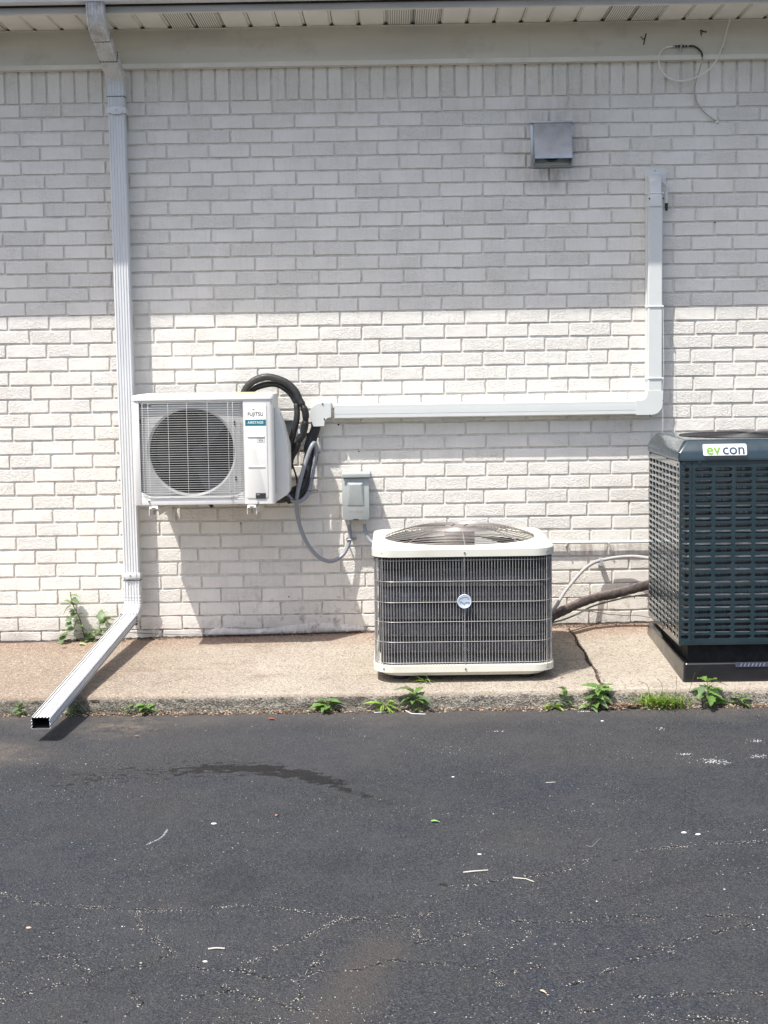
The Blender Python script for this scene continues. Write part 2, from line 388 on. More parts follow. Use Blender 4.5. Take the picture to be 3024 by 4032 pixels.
def asphalt():
    n = N('sealed_asphalt'); x, y, z = n.xyz()
    c = n.mix(n.ramp(n.noise(1.3, 5, .6), .32, .68), (0.0270, 0.0340, 0.0480), (0.0480, 0.0490, 0.0520))
    g0_ = n.noise(150, 3, .65); c = n.mix(n.ramp(g0_, .50, .68, 0, .75), c, (0.1200, 0.1200, 0.1220)); c = n.mix(n.ramp(g0_, .47, .32, 0, .7), c, (0.0060, 0.0065, 0.0085))
    c = n.mix(n.ramp(n.noise(4, 7, .75), .48, .66, 0, .6), c, (0.0670, 0.0690, 0.0730)); c = n.mix(n.ramp(n.noise(2.6, 6, .7), .55, .68, 0, .5), c, (0.0200, 0.0230, 0.0300))
    g1 = n.noise(420, 3, .7); c = n.mix(n.ramp(g1, .50, .72, 0, .8), c, (0.0800, 0.0800, 0.0800)); c = n.mix(n.ramp(g1, .46, .30, 0, .8), c, (0.0050, 0.0055, 0.0065))
    gv = n.vor(190, 'F1', 'Color'); sp = n.new('ShaderNodeSeparateColor'); n.put(sp.inputs[0], gv)
    c = n.mix(n.ramp(sp.outputs[0], .90, 1., 0, .8), c, (0.1000, 0.0950, 0.0875))
    # worn: paler toward the bottom of the lot, dusty along the kerb
    c = n.mix(n.math('MULTIPLY', n.ramp(y, -3.0, -4.2, 0, 1), n.ramp(n.noise(11, 6, .75), .45, .66, 0, .5)), c, (0.0650, 0.0625, 0.0600))
    dust = n.math('MULTIPLY', n.ramp(n.math('ADD', y, n.math('MULTIPLY', n.noise(4, 5), .35)), -1.42, -1.08), .75)
    c = n.mix(n.math('MULTIPLY', dust, n.ramp(n.noise(60, 5, .7), .3, .7, .3, 1)), c, (0.1400, 0.1250, 0.1100))
    d1 = n.math('MULTIPLY', n.blob((-1.74, -1.88, -.075), (.55, .30, .5)), n.ramp(n.noise(9, 5, .6), .3, .65, .2, 1))
    d2 = n.math('MULTIPLY', n.blob((-1.10, -1.48, -.075), (.22, .25, .5)), n.ramp(n.noise(14, 6, .7), .42, .62, 0, .9))
    c = n.mix(n.math('MULTIPLY', n.math('MULTIPLY', n.math('MAXIMUM', d1, d2), n.ramp(n.noise(90, 5, .75), .35, .62, .25, 1)), .9), c, (0.2300, 0.1850, 0.1450))
    d3 = n.math('MULTIPLY', n.blob((-.2, -1.75, -.075), (1.9, .55, .5)), .30); c = n.mix(n.math('MULTIPLY', d3, n.noise(3, 4)), c, (0.1300, 0.1200, 0.1120))
    # damp streak: a drip trail arching across the lot
    wob = n.math('MULTIPLY', n.math('SUBTRACT', n.noise(6, 3), .5), .12)
    dx = n.math('SUBTRACT', x, -.60); q2 = n.math('MULTIPLY', dx, dx)
    yc = n.math('SUBTRACT', -2.115, n.math('MULTIPLY', q2, n.ramp(dx, -.1, .1, .55, 1.48)))
    dy = n.math('ABSOLUTE', n.math('SUBTRACT', n.math('ADD', y, wob), yc))
    ends = n.math('MULTIPLY', n.ramp(x, -1.30, -1.15), n.ramp(x, -.02, -.30))
    sn = n.noise(1, 4, .55, stretch=(22, 42, 5)); halo = n.math('MULTIPLY', n.ramp(dy, .21, .05), ends)
    core = n.math('MULTIPLY', n.math('MULTIPLY', n.ramp(dy, .07, .01), n.ramp(x, -.86, -.70)), n.ramp(x, .0, -.25))
    thr = n.math('ADD', n.math('ADD', sn, n.math('MULTIPLY', core, .26)), n.math('MULTIPLY', n.math('SUBTRACT', halo, 1), .13))
    wet = n.math('MAXIMUM', n.ramp(thr, .565, .60), n.math('MULTIPLY', n.ramp(n.math('ADD', n.noise(1, 2, .5, stretch=(30, 38, 5)), n.math('MULTIPLY', n.math('SUBTRACT', halo, 1), .3)), .60, .625), n.ramp(halo, .05, .4)))
    c = n.mix(n.math('MULTIPLY', wet, .80), c, (0.0060, 0.0057, 0.0055))
    # brown tyre drag near the bottom
    bx = n.math('SUBTRACT', n.math('SUBTRACT', x, -.13), n.math('MULTIPLY', n.math('ADD', y, 4.1), .22))
    bb = n.math('MULTIPLY', n.ramp(n.math('ABSOLUTE', n.math('ADD', bx, n.math('MULTIPLY', n.math('SUBTRACT', n.noise(12, 4), .5), .08))), .095, .03), n.ramp(y, -3.62, -3.75)); c = n.mix(n.math('MULTIPLY', n.math('MULTIPLY', bb, n.ramp(n.noise(60, 6, .75), .35, .6, .3, 1)), .55), c, (0.0950, 0.0800, 0.0680))
    h = n.math('ADD', n.math('ADD', n.math('MULTIPLY', g1, .7), n.math('MULTIPLY', g0_, 1.6)), n.vor(190))
    rg = n.math('SUBTRACT', n.ramp(n.noise(300, 2), .3, .7, .62, .85), n.math('MULTIPLY', wet, .30))
    return n.done(c, rg, 0, n.bump(h, .9, .004), .16)
M['asphalt'] = asphalt()

# ------------------------------------------------------------------ ground
def slabz(x, y):
    zw = .022+(x+.462)*.0218 if x > -.462 else (x+1.88)*.0155
    return zw+(-.008-zw)*min(1, max(0, -y/1.25))
def crackx(y): return .846+.045*math.exp(-((y+.45)/.35)**2)*0+.012*y*-1+.006*math.sin(y*19)
def slab(x0, x1, left_is_crack, right_is_crack, nx):
    ny = 26; mb = MB(); rows = []
    for j in range(ny+1):
        y = .012-(1.25+.012)*j/ny
        a = crackx(y)+.007 if left_is_crack else x0; b = crackx(y)-.007 if right_is_crack else x1
        rows.append([(a+(b-a)*i/nx, y, slabz(a+(b-a)*i/nx, y)) for i in range(nx+1)])
    base = 0
    for j, r_ in enumerate(rows):
        for i, (x, y, z) in enumerate(r_):
            if j == ny:   # ragged arris
                y += R.uniform(-.006, .005); z -= .006+R.uniform(0, .004)
            if j == ny-1: y = -1.236; z -= .001
            mb.v.append((x, y, z))
    W = nx+1
    for j in range(ny):
        for i in range(nx): mb.face((j*W+i, j*W+i+1, (j+1)*W+i+1, (j+1)*W+i))
    top = ny*W; prev = top; K = 6
    for k in range(1, K+1):
        b = len(mb.v)
        for i in range(W):
            x, y, z = rows[ny][i]; t = k/K
            mb.v.append((x+R.uniform(-.002, .002), -1.252-.006*t+R.uniform(-.006, .006), -.014-(.076)*t))
        for i in range(nx): mb.face((prev+i, prev+i+1, b+i+1, b+i), 1)
        prev = b
    # side faces down at the joint
    for side in (0, nx):
        b = len(mb.v)
        for j in range(ny+1):
            x, y, z = mb.v[j*W+side]; mb.v.append((x, y, -.12))
        for j in range(ny): mb.face((j*W+side, (j+1)*W+side, b+j+1, b+j), 1)
    return mb
s1 = slab(-4, None, False, True, 260).build('concrete_slab', [M['concrete'], M['kerb']], smooth=60); tag(s1, kind='structure')
s2 = slab(None, 4, True, False, 160).build('concrete_slab', [M['concrete'], M['kerb']], smooth=60); tag(s2, kind='structure')
mb = MB(); nx = 60
mb.v = [(-30, -40, -.075), (30, -40, -.075), (30, -1.20, -.075), (-30, -1.20, -.075)]; mb.face((0, 1, 2, 3))
tag(mb.build('asphalt', M['asphalt']), kind='structure')
mb = MB(); mb.v = [(-200, -200, -.16), (200, -200, -.16), (200, 200, -.16), (-200, 200, -.16)]; mb.face((0, 1, 2, 3))
tag(mb.build('ground', simple('dry_grass_ground', (.10, .10, .05), .95, var=.3, scale=2)), kind='structure')
# dirt that fills the slab joint and the gap at the wall
mb = MB()
P0 = [(crackx(-t*1.245/40), -t*1.245/40) for t in range(41)]
L = []
for x, y in P0:
    z = slabz(x, y)-.006+R.uniform(-.002, .003); L.append([(x-.012, y, z-.01), (x, y, z+R.uniform(0, .004)), (x+.012, y, z-.01)])
mb.loops(L, closed=False, cap=(False, False)); tag(mb.build('joint_dirt', M['soil']), kind='stuff')
mb = MB(); L = []
for i in range(261):
    x = -2.6+5.2*i/260; z = slabz(x, 0); d = .003+.004*abs(math.sin(x*7))+R.uniform(0, .004)
    L.append([(x, .006, z+.010+R.uniform(-.006, .006)), (x, -d, z+.005), (x, -d-.008-R.uniform(0, .008), z-.002)])
mb.loops(L, closed=False, cap=(False, False)); tag(mb.build('wall_base_dirt', M['soil']), kind='stuff')

# ------------------------------------------------------------------ brick wall
CH = .0677; BW = .2032
wall = thing('brick_wall', 'off-white painted brick wall behind all the air conditioning equipment', 'wall', (0, .05, 0))
mb = MB(); mb.box(-4, 4, .0066, .09, -.15, 3.4)
bm_ = mb.build('mortar_joints', M['mortar'], wall)
def brick_shape(wd, ht, seed, mb, cx, cz, tone, tones, dy=0., rough=1.):
    rr = random.Random(seed); w2, h2 = wd/2, ht/2; j = .0011*rough
    pts = [(-w2, -h2), (-w2*.33, -h2), (w2*.33, -h2), (w2, -h2), (w2, 0), (w2, h2), (w2*.33, h2), (-w2*.33, h2), (-w2, h2), (-w2, 0)]
    pts = [(p+rr.uniform(-j, j), q+rr.uniform(-j, j)) for p, q in pts]
    def ring(ins, y, jit=0):
        out = []
        for p, q in pts:
            sp = (abs(p) > w2*.8)*(1 if p > 0 else -1); sq = (abs(q) > h2*.8)*(1 if q > 0 else -1)
            out.append((cx+p-sp*ins, y+dy+rr.uniform(-jit, jit), cz+q-sq*ins))
        return out
    n0 = len(mb.f)
    mb.loops([ring(0, .02), ring(0, .0016), ring(.0022, -.0002, .0004)], cap=(False, True))
    tones += [tone]*(len(mb.f)-n0)
def settone(o, tones):
    at = o.data.attributes.new('tone', 'FLOAT', 'FACE'); at.data.foreach_set('value', tones)
def visible_scale(x, z):
    d = Vector((x, 0, z))-CAM; zz = d.dot(fw)
    px = 1512+F*d.dot(rt)/zz; py = 2016-F*d.dot(up)/zz
    inside = 30 < px < 2994 and py > 0
    hidden = (1455 < px < 2190 and py > 2060) or (px > 2550 and py > 1700) or (520 < px < 1150 and 1560 < py < 1980) or 400 < px < 510
    return (1/zz**2)*(1 if inside else 0)*(.3 if hidden else 1)
cands = []
for r_ in range(40):
    zc = 2.627-(r_+.5)*CH
    if zc < -.1: continue
    off = 0 if r_ % 2 == 0 else BW/2
    off += .014*math.sin(r_*1.7)*.6+R.uniform(-.004, .004)
    xs = [-1.7886+off+k*BW+R.uniform(-.0035, .0035) for k in range(-5, 21)]
    for a, b in zip(xs, xs[1:]):
        cands.append((.5*(a+b), zc+R.uniform(-.0012, .0012), b-a-.0102, CH-.0105, 0))
xs = [-1.7886+k*CH+R.uniform(-.002, .002) for k in range(-15, 60)]
for a, b in zip(xs, xs[1:]): cands.append((.5*(a+b), 2.627+.098+R.uniform(-.001, .001), b-a-.0105, .193, 1))
cands.sort(key=lambda c: -visible_scale(c[0], c[1])*(c[2]*c[3]))
var = {}
for k in range(12):
    for typ, (wd, ht) in enumerate(((.1930, .0572), (.0572, .193))):
        mb = MB(); T = []; brick_shape(wd, ht, 100+k+typ*50, mb, 0, 0, [0, .1, .2, .3, .5, .8, 1, .15, .05, .4, .25, .6][k], T)
        o = mb.build('brick', M['brick']); settone(o, T); var[(k, typ)] = o.data
        COL.objects.unlink(o); bpy.data.objects.remove(o)
for x, z, wd, ht, typ in cands[:300]:
    o = bpy.data.objects.new('brick', var[(R.randrange(12), typ)]); COL.objects.link(o); o.parent = wall
    o.location = (x, R.uniform(-.0011, .0011), z); o.scale = (wd/(.1930 if typ == 0 else .0572), 1, 1)
    o.rotation_euler = (R.uniform(-.012, .012), R.uniform(-.003, .003), R.uniform(-.004, .004))
mb = MB(); T = []
for i, (x, z, wd, ht, typ) in enumerate(cands[300:]):
    low = z < .25
    brick_shape(wd+(.003 if low else 0), ht+(.003 if low else 0), 1000+i, mb, x, z, R.choice((0, .1, .2, .3, .5, .8, 1, .15)), T, R.uniform(-.0012, .0012)-(.001 if low else 0), 2.2 if low else 1)
o = mb.build('brick', M['brick'], wall); settone(o, T); o['kind'] = 'stuff'
# lumpy painted parging where the wall meets the slab
mb = MB(); L = []
for i in range(160):
    x = -.96+i*.0052; z = slabz(x, 0); e = min(1, i/10, (159-i)/8); h = (.036+.012*math.sin(x*11)+R.uniform(-.003, .003))*e+.004
    d = (.012+.004*math.sin(x*23)+R.uniform(-.0015, .0015))*e
    L.append([(x, .004, z+h+.004), (x, -d*.6, z+h), (x, -d, z+h*.55), (x, -d*.9, z+.007+R.uniform(0, .004)), (x, .0, z+.004)])
mb.loops(L, closed=False, cap=(False, False)); mb.build('parging', M['brick'], wall, smooth=60)
for k_, (px_, py_) in enumerate(((1333, 1672), (1413, 1778), (2815, 876), (947, 2061), (2498, 2352), (1137, 2350), (2130, 730), (50, 25))):
    p_ = A(px_, py_, 0)
    if k_ < 6: mb = MB(); mb.cyl((p_.x, -.0022, p_.z), .0048 if k_ == 0 else .0032, .004, 'y', 9); mb.build('drilled_hole', M['dark'], wall)
adopt(wall)

# ------------------------------------------------------------------ eave
eave = thing('roof_eave', 'roof overhang with cream grooved soffit panels and tan frieze board', 'roof', (0, 0, 2.78))
SZ = 2.965; PW = .1288; XS = -1.5624
for k in range(-9, 30):
    x0 = XS+k*PW
    ven = ((k-4) % 8) in (0, 1)
    g = .011
    prof = [(x0+g, SZ), (x0+PW-g, SZ), (x0+PW-g+.004, SZ+.010), (x0+PW+.001, SZ+.0115)]
    low = [(x0+g-.007, SZ+.012), (x0+g-.003, SZ+.010)]+prof
    mb = MB(); nseg = 1
    def sect(y): return [(x, y, z+R.uniform(-.0003, .0003)) for x, z in low]+[(x, y, z+.0012) for x, z in reversed(low)]
    mb.loops([sect(.0), sect(-.398)], cap=(True, True))
    o = mb.build('soffit_panel', M['vented'] if ven else M['soffit'], eave)
    if ven:
        at = o.data.attributes.new('tone', 'FLOAT', 'POINT')
        at.data.foreach_set('value', [1.]*len(o.data.vertices))
        o['label'] = 'perforated soffit panel with rows of small vent holes'
        # keep holes off the panel margins: inset strip carries them
        at.data.foreach_set('value', [1. if x0+g+.001 < v.co.x < x0+PW-g-.001 or True else 0. for v in o.data.vertices])
mb = MB(); mb.box(-4, 4, -.42, .02, SZ+.0135, SZ+.05); mb.build('soffit_backing', M['dark'], eave)
def frieze_board(x0, x1, dy):
    mb = MB(); mb.prism([(.0, 2.777), (-.036-dy, 2.777), (-.037-dy, 2.800), (-.025-dy, 2.803), (-.0245-dy, 2.958), (-.030-dy, 2.9635), (.0, 2.9638)], x0, x1, 'x')
    return mb.build('frieze_board', M['frieze'], eave)
f1 = frieze_board(-4, .670, 0); f2 = frieze_board(.6705, 4, .0012)
mb = MB(); mb.box(-4, 4, -.0405, -.0375, 2.778, 2.7995); mb.build('trim_strip', M['trimcap'], eave)
# black marker scribbles on the frieze board
def scribble(pts, par, r=.0022):
    mb = MB(); mb.tube([A(x, y, -.0272) for x, y in pts], r, 5); return mb.build('marker_scribble', M['ink'], par)
scribble([(2544, 132), (2534, 176)], f2, .0028); scribble([(2521, 148), (2526, 144), (2530, 156), (2538, 150)], f2)
scribble([(2758, 119), (2761, 142), (2766, 122), (2758, 118), (2774, 126), (2781, 123), (2779, 129)], f2, .0026)
mb = MB(); mb.prism([(-.400, 2.952), (-.408, 2.952), (-.408, 3.10), (-.400, 3.10)], -4, -1.045, 'x'); mb.build('fascia', M['fascia'], eave)
mb = MB(); mb.prism([(-.400, 2.952), (-.409, 2.952), (-.409, 3.10), (-.400, 3.10)], -1.044, .62, 'x'); mb.build('fascia', M['fascia'], eave)
mb = MB(); mb.prism([(-.400, 2.952), (-.408, 2.952), (-.408, 3.10), (-.400, 3.10)], .621, 4, 'x'); mb.build('fascia', M['fascia'], eave)
mb = MB(); mb.prism([(-.399, 2.953), (-.37, 2.9535), (-.37, 2.9625), (-.399, 2.9625)], -4, 4, 'x'); mb.build('fascia_lip', M['trimcap'], eave)
mb = MB(); mb.prism([(-.44, 3.086), (3, 4.3), (3, 4.36), (-.44, 3.106)], -4, 4, 'x'); mb.build('roof_deck', M['shingle'], eave)
adopt(eave)
gut = thing('rain_gutter', 'white metal rain gutter along the edge of the roof at the very top', 'gutter', (0, -.47, 2.985))
prof = [(-.410, 3.075), (-.410, 2.986), (-.485, 2.986), (-.492, 3.012), (-.522, 3.034), (-.528, 3.058), (-.520, 3.064), (-.5185, 3.060), (-.5255, 3.056), (-.520, 3.036), (-.490, 3.0145), (-.483, 2.989), (-.4125, 2.989), (-.4125, 3.075)]
mb = MB(); mb.prism(prof, -4, 4, 'x'); mb.build('trough', M['gutter'], gut)
for x in (-1.6, -.9, -.2, .5, 1.2):
    mb = MB(); mb.box(x, x+.02, -.52, -.412, 3.055, 3.058); mb.build('hanger', M['galvdull'], gut)
adopt(gut)

# ------------------------------------------------------------------ downspout
def spout_section(w_=.078, d_=.058, s=1.):
    """fluted rectangular section in local (a = width, b = outward)"""
    w2, d2 = w_/2*s, d_/2*s; c = .006; g = .0036; P = []
    # front face (b = -d2) left to right with five flutes
    P.append((-w2, -d2+c)); P.append((-w2+c, -d2))
    n = 5; span = 2*(w2-c)
    for k in range(n):
        a = -w2+c+span*(k+.5)/n; h = span/n*.28
        P += [(a-h-.001, -d2), (a-h, -d2+g), (a+h, -d2+g), (a+h+.001, -d2)]
    P += [(w2-c, -d2), (w2, -d2+c)]
    for k in range(3):
        b = -d2+c+(2*d2-2*c)*(k+.5)/3; h = .0045
        P += [(w2, b-h), (w2-g, b-h+.001), (w2-g, b+h-.001), (w2, b+h)]
    P += [(w2, d2-c), (w2-c, d2), (-w2+c, d2), (-w2, d2-c)]
    for k in range(3):
        b = d2-c-(2*d2-2*c)*(k+.5)/3; h = .0045
        P += [(-w2, b+h), (-w2+g, b+h-.001), (-w2+g, b-h+.001), (-w2, b-h)]
    return P
def spout_tube(pts, sc=lambda t: 1., hollow_end=False, w_=.078, d_=.058, jag=0):
    mb = MB(); pts = [Vector(p) for p in pts]; L = []; sec = spout_section(w_, d_)
    for i, p in enumerate(pts):
        a = pts[max(0, i-1)]; b = pts[min(len(pts)-1, i+1)]; t = (b-a).normalized()
        X = Vector((1, 0, 0)); X = (X-t*X.dot(t)).normalized(); Bv = t.cross(X)
        if Bv.y > 0 or (abs(Bv.y) < .3 and Bv.z < 0): pass
        # outward = away from the wall on vertical runs, upward on the ground run
        out = X.cross(t); 
        s = sc(i/(len(pts)-1))
        L.append([p+X*(q[0]*s)+out*(q[1]*s)*1 for q in sec])
    if jag:
        L[-1] = [v+t*R.uniform(-jag, jag) for v in L[-1]]
    mb.loops(L, cap=(not hollow_end, not hollow_end))
    if hollow_end:
        c = pts[-1]; inner = [[v+((pp-v)*.05) for v in l] for l, pp in zip(L, pts)]
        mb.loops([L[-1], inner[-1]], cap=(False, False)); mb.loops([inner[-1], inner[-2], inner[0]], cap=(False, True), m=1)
    return mb
ds = thing('downspout', 'white fluted downspout dropping down the left of the wall and kicking out over the slab', 'downspout', (-1.305, -.06, .1))
XD = -1.305
# X.cross(t): for t = down (-z) gives +/-y ; checked so section front (b<0) faces the camera
top = [(XD-.012, -.450, 2.992), (XD-.012, -.450, 2.965), (XD-.012, -.447, 2.935), (XD-.012, -.430, 2.905), (XD-.011, -.40, 2.888), (XD-.010, -.33, 2.853)]
crimp = lambda t: 1+.015*math.sin(t*60)
spout_tube(spline(top, 5), lambda t: 1.03-.0*t).build('upper_elbow', M['spout'], ds, smooth=30)
spout_tube([(XD-.010, -.36, 2.868), (XD-.005, -.17, 2.786)], lambda t: .985).build('offset_pipe', M['spout'], ds, smooth=30)
low = [(XD-.006, -.20, 2.799), (XD-.004, -.13, 2.766), (XD-.002, -.085, 2.742), (XD, -.065, 2.715), (XD, -.062, 2.68), (XD, -.062, 2.64)]
spout_tube(spline(low, 8), lambda t: 1.04+.034*math.sin(t*80)*(.2 < t < .85)).build('lower_elbow', M['spout'], ds, smooth=30)
spout_tube([(XD, -.062, 2.655), (XD+.001, -.062, 1.5), (XD+.004, -.062, .29)]).build('pipe', M['spout'], ds, smooth=30)
foot = [(XD+.004, -.062, .315), (XD+.004, -.062, .25), (XD+.004, -.063, .205), (XD+.002, -.075, .17), (XD-.002, -.10, .148), (XD-.006, -.135, .132)]
spout_tube(spline(foot, 8), lambda t: 1.05+.036*math.sin(t*80)*(.2 < t < .9)).build('foot_elbow', M['spout'], ds, smooth=30)
E0 = Vector((XD-.004, -.115, .138)); E1 = Vector((-1.372, -1.715, .0015))
spout_tube([E0.lerp(E1, t/30) for t in range(31)], lambda t: .99, True, w_=.078, d_=.050, jag=.003).build('leader_extension', [M['spout'], M['darkbrown']], ds, smooth=30)
for a_, b_, k_ in (((XD-.0105, -.345, 2.860), (XD-.0104, -.341, 2.858), 1.05), ((XD-.006, -.203, 2.8005), (XD-.006, -.200, 2.799), 1.075), ((XD, -.062, 2.642), (XD, -.062, 2.639), 1.06), ((XD+.004, -.062, .317), (XD+.004, -.062, .3145), 1.075), ((XD-.0065, -.137, .1325), (XD-.0066, -.1405, .132), 1.075)):
    spout_tube([a_, b_], lambda t: k_).build('joint_seam', M['darkbrown'], ds)
def strap(z, fancy):
    mb = MB(); mb.box(XD-.0435, XD+.0465, -.0965, -.0935, z-.013, z+.013); mb.box(XD+.0425, XD+.0465, -.0935, -.002, z-.013, z+.013); mb.box(XD-.0435, XD-.0405, -.0935, -.002, z-.013, z+.013)
    if fancy: mb.prism([(XD-.034, z), (XD-.020, z-.018), (XD+.018, z-.013), (XD+.03, z-.013), (XD+.03, z+.013), (XD+.018, z+.013), (XD-.020, z+.018)], -.101, -.0966, 'y')
    else:
        mb.prism([(XD+.034*math.cos(a)*(1+.06*math.cos(6*a)), z+.020*math.sin(a)*(1+.08*math.cos(6*a))) for a in [i*math.pi/12 for i in range(24)]], -.100, -.0966, 'y')
    o = mb.build('strap', M['spout'], ds, bevel=.0012)
    q = MB(); q.cyl((XD, -.1045, z), .004, .004, 'y', 10); q.build('screw', M['screw'], o)
strap(A(410, 436, -.09).z, False); strap(A(510, 2266, -.09).z, True)
adopt(ds)

# ------------------------------------------------------------------ exhaust hood
hd = thing('exhaust_hood', 'galvanised metal exhaust vent hood with soot on the bricks around it', 'vent hood', (.775, 0, 2.285))
mb = MB(); mb.box(.673, .875, -.004, -.0005, 2.287, 2.505); mb.build('flange', M['galv'], hd, bevel=.001)
mb = MB(); mb.box(.673, .875, -.017, -.0042, 2.496, 2.505); mb.build('top_lip', M['galv'], hd, bevel=.001)
hx0, hx1 = .686, .862
mb = MB(); mb.prism([(-.010, 2.497), (-.028, 2.492), (-.098, 2.335), (-.100, 2.318), (-.0985, 2.318), (-.0965, 2.334), (-.027, 2.489), (-.010, 2.494)], hx0, hx1, 'x')
mb.build('front_plate', M['galv'], hd)
for xx in (hx0-.002, hx1+.0005):
    mb = MB(); mb.prism([(-.0045, 2.497), (-.028, 2.492), (-.099, 2.335), (-.1005, 2.318), (-.055, 2.296), (-.0045, 2.296)], xx, xx+.0015, 'x'); mb.build('side_plate', M['galv'], hd)
mb = MB(); mb.box(hx0, hx1, -.012, -.0045, 2.297, 2.312); mb.build('sill', M['galv'], hd)
mb = MB(); mb.cyl((.774, -.050, 2.366), .052, .045, 'y', 28); mb.build('duct_collar', M['blk'], hd, smooth=40)
adopt(hd)

# ------------------------------------------------------------------ line set cover (white plastic trunking)
lc = thing('line_set_cover', 'white plastic line cover running along the wall and up to a wall cap', 'pipe cover', (.45, 0, 1.09))
zt = A(1800, 1585, -.07).z; zb = A(1800, 1640, -.07).z
def zrun(px, y): return A(px, y, -.07).z
ZH0, ZH1 = 1.094, 1.162; DV = -.076
XV0, XV1 = 1.229, 1.298
mb = MB(); mb.prism([(-.001, ZH0-.003), (-.03, ZH0-.003), (-.032, ZH0), (DV+.004, ZH0), (DV, ZH0+.004), (DV, ZH1-.004), (DV+.004, ZH1), (-.032, ZH1), (-.03, ZH1+.003), (-.001, ZH1+.003)], -.292, 1.178, 'x')
mb.build('horizontal_duct', M['cover'], lc, smooth=20)
mb = MB(); mb.box(-.292, 1.178, DV-.0008, DV+.002, .5*(ZH0+ZH1)-.012, .5*(ZH0+ZH1)+.012); mb.build('moulded_band', M['cover'], lc)
mb = MB(); mb.prism([(XV0-.004, -.001), (XV1+.004, -.001), (XV1+.004, -.028), (XV1, -.030), (XV1, DV+.004), (XV1-.004, DV), (XV0+.004, DV), (XV0, DV+.004), (XV0, -.030), (XV0-.004, -.028)], 1.203, 2.10, 'z')
mb.build('vertical_duct', M['cover'], lc, smooth=20)
def arc(cx, cz, r_, a0, a1, n=8): return [(cx+r_*math.cos(math.radians(a0+(a1-a0)*i/n)), cz+r_*math.sin(math.radians(a0+(a1-a0)*i/n))) for i in range(n+1)]
e = .0022
cor = [(1.172, ZH0-e), (1.255, ZH0-e)]+arc(1.2475, 1.1445, XV1+e-1.2475, -88, -2)+[(XV1+e, 1.208), (XV0-e, 1.208)]+arc(1.190, 1.197, XV0-e-1.190, -5, -88, 6)+[(1.172, ZH1+e)]
mb = MB(); mb.prism(cor, DV-e, -.0005, 'y'); o = mb.build('corner_elbow', M['cover'], lc, smooth=18, bevel=.002)
q = MB(); q.cyl((XV0-.006, DV+.012, 1.165), .004, .003, 'y', 8); q.build('screw', M['screw'], o)
for sx, sz in ((XV1+.001, 1.160), (1.238, ZH0-.001)):
    q = MB(); q.cyl((sx, DV-.002, sz), .0045, .006, 'y', 8); q.build('screw', M['darkscrew'], o)
c1, c2, c3, c4 = A(1236, 1680, DV), A(1277, 1679, DV), A(1303, 1586, DV), A(1303, 1644, DV)
lf = [(c3.x, c4.z), (c3.x-.010, c4.z-.001), (c3.x-.022, c4.z-.006), (c3.x-.030, c4.z-.016), (c2.x+.001, c2.z+.014), (c2.x, c2.z), (c1.x-.004, c1.z), (A(1221, 1640, DV).x, A(1221, 1640, DV).z), (A(1221, 1618, DV).x, A(1221, 1618, DV).z), (A(1230, 1600, DV).x, A(1230, 1600, DV).z), (A(1248, 1589, DV).x, A(1248, 1589, DV).z), (A(1268, 1585, DV).x, A(1268, 1585, DV).z), (c3.x, c3.z)]
mb = MB(); mb.prism(lf, DV-e, -.0005, 'y'); o = mb.build('turn_down_elbow', M['cover'], lc, smooth=18, bevel=.002)
for px, py in ((1270, 1590), (1277, 1650)):
    q = MB(); p = A(px, py, DV-.003); q.cyl((p.x, p.y-.003, p.z), .004, .006, 'y', 8); q.build('screw', M['darkscrew'], o)
# wall cap
fl = []; fz0, fz1, fx0, fx1 = A(2550, 735, 0).z, A(2580, 665, 0).z, A(2536, 700, 0).x, A(2627, 700, 0).x
for cx, cz, a in ((fx1-.018, fz1-.018, 0), (fx0+.018, fz1-.018, 90), (fx0+.018, fz0+.01, 180), (fx1-.018, fz0+.01, 270)):
    fl += arc(cx, cz, .018 if a < 180 else .01, a, a+90, 4)
mb = MB(); mb.prism(fl, -.006, -.0005, 'y'); o = mb.build('cap_flange', M['cover'], lc, bevel=.0015)
for px, py in ((2579, 672), (2542, 718)):
    q = MB(); p = A(px, py, -.006); q.cyl((p.x, -.008, p.z), .0025, .003, 'y', 8); q.build('screw', M['darkscrew'], o)
mb = MB(); x0, x1 = XV0-.003, XV1+.003; zc = fz1-.012
L = []
zq = lambda y: A(2580, y, -.08).z
for z_, d in ((zq(812), -.081), (zq(766), -.081), (zq(764), -.079), (zq(722), -.079), (zq(706), -.074), (zq(692), -.062), (zq(682), -.040), (zq(677), -.006)):
    ins = .0 if z_ < zq(765) else .0025
    a, b = x0+ins, x1-ins
    L.append([(a-.004, -.0005, z_), (a-.004, min(-.001, d*.3), z_), (a, min(-.001, d*.35), z_), (a+.004, d+.006 if d < -.02 else d, z_), (a+.010, d, z_), (b-.010, d, z_), (b-.004, d+.006 if d < -.02 else d, z_), (b, min(-.001, d*.35), z_), (b+.004, min(-.001, d*.3), z_), (b+.004, -.0005, z_)])
mb.loops(L); o = mb.build('wall_cap', M['cover'], lc, smooth=40)
for px, py in ((2557, 782), (2612, 781)):
    p = A(px, py, -.08); q = MB(); q.cyl((p.x, -.0835, p.z), .004, .004, 'y', 8); q.build('screw', M['darkscrew'], o)
for z_, tilt in ((A(2580, 1206, -.08).z, .003), (A(2580, 1489, -.08).z, -.002), (A(2580, 760, -.08).z, 0)):
    mb = MB(); mb.tube([(XV0-.007, -.02, z_+tilt), (XV0-.0025, DV+.002, z_), (XV0+.006, DV-.0035, z_), (XV1-.006, DV-.0035, z_), (XV1+.0025, DV+.002, z_+tilt), (XV1+.007, -.02, z_+tilt)], .0022, 6); mb.cyl((XV1+.001, DV-.006, z_), .0045, .008, 'y', 8)
    mb.build('cable_tie', M['tie'], lc)
adopt(lc)
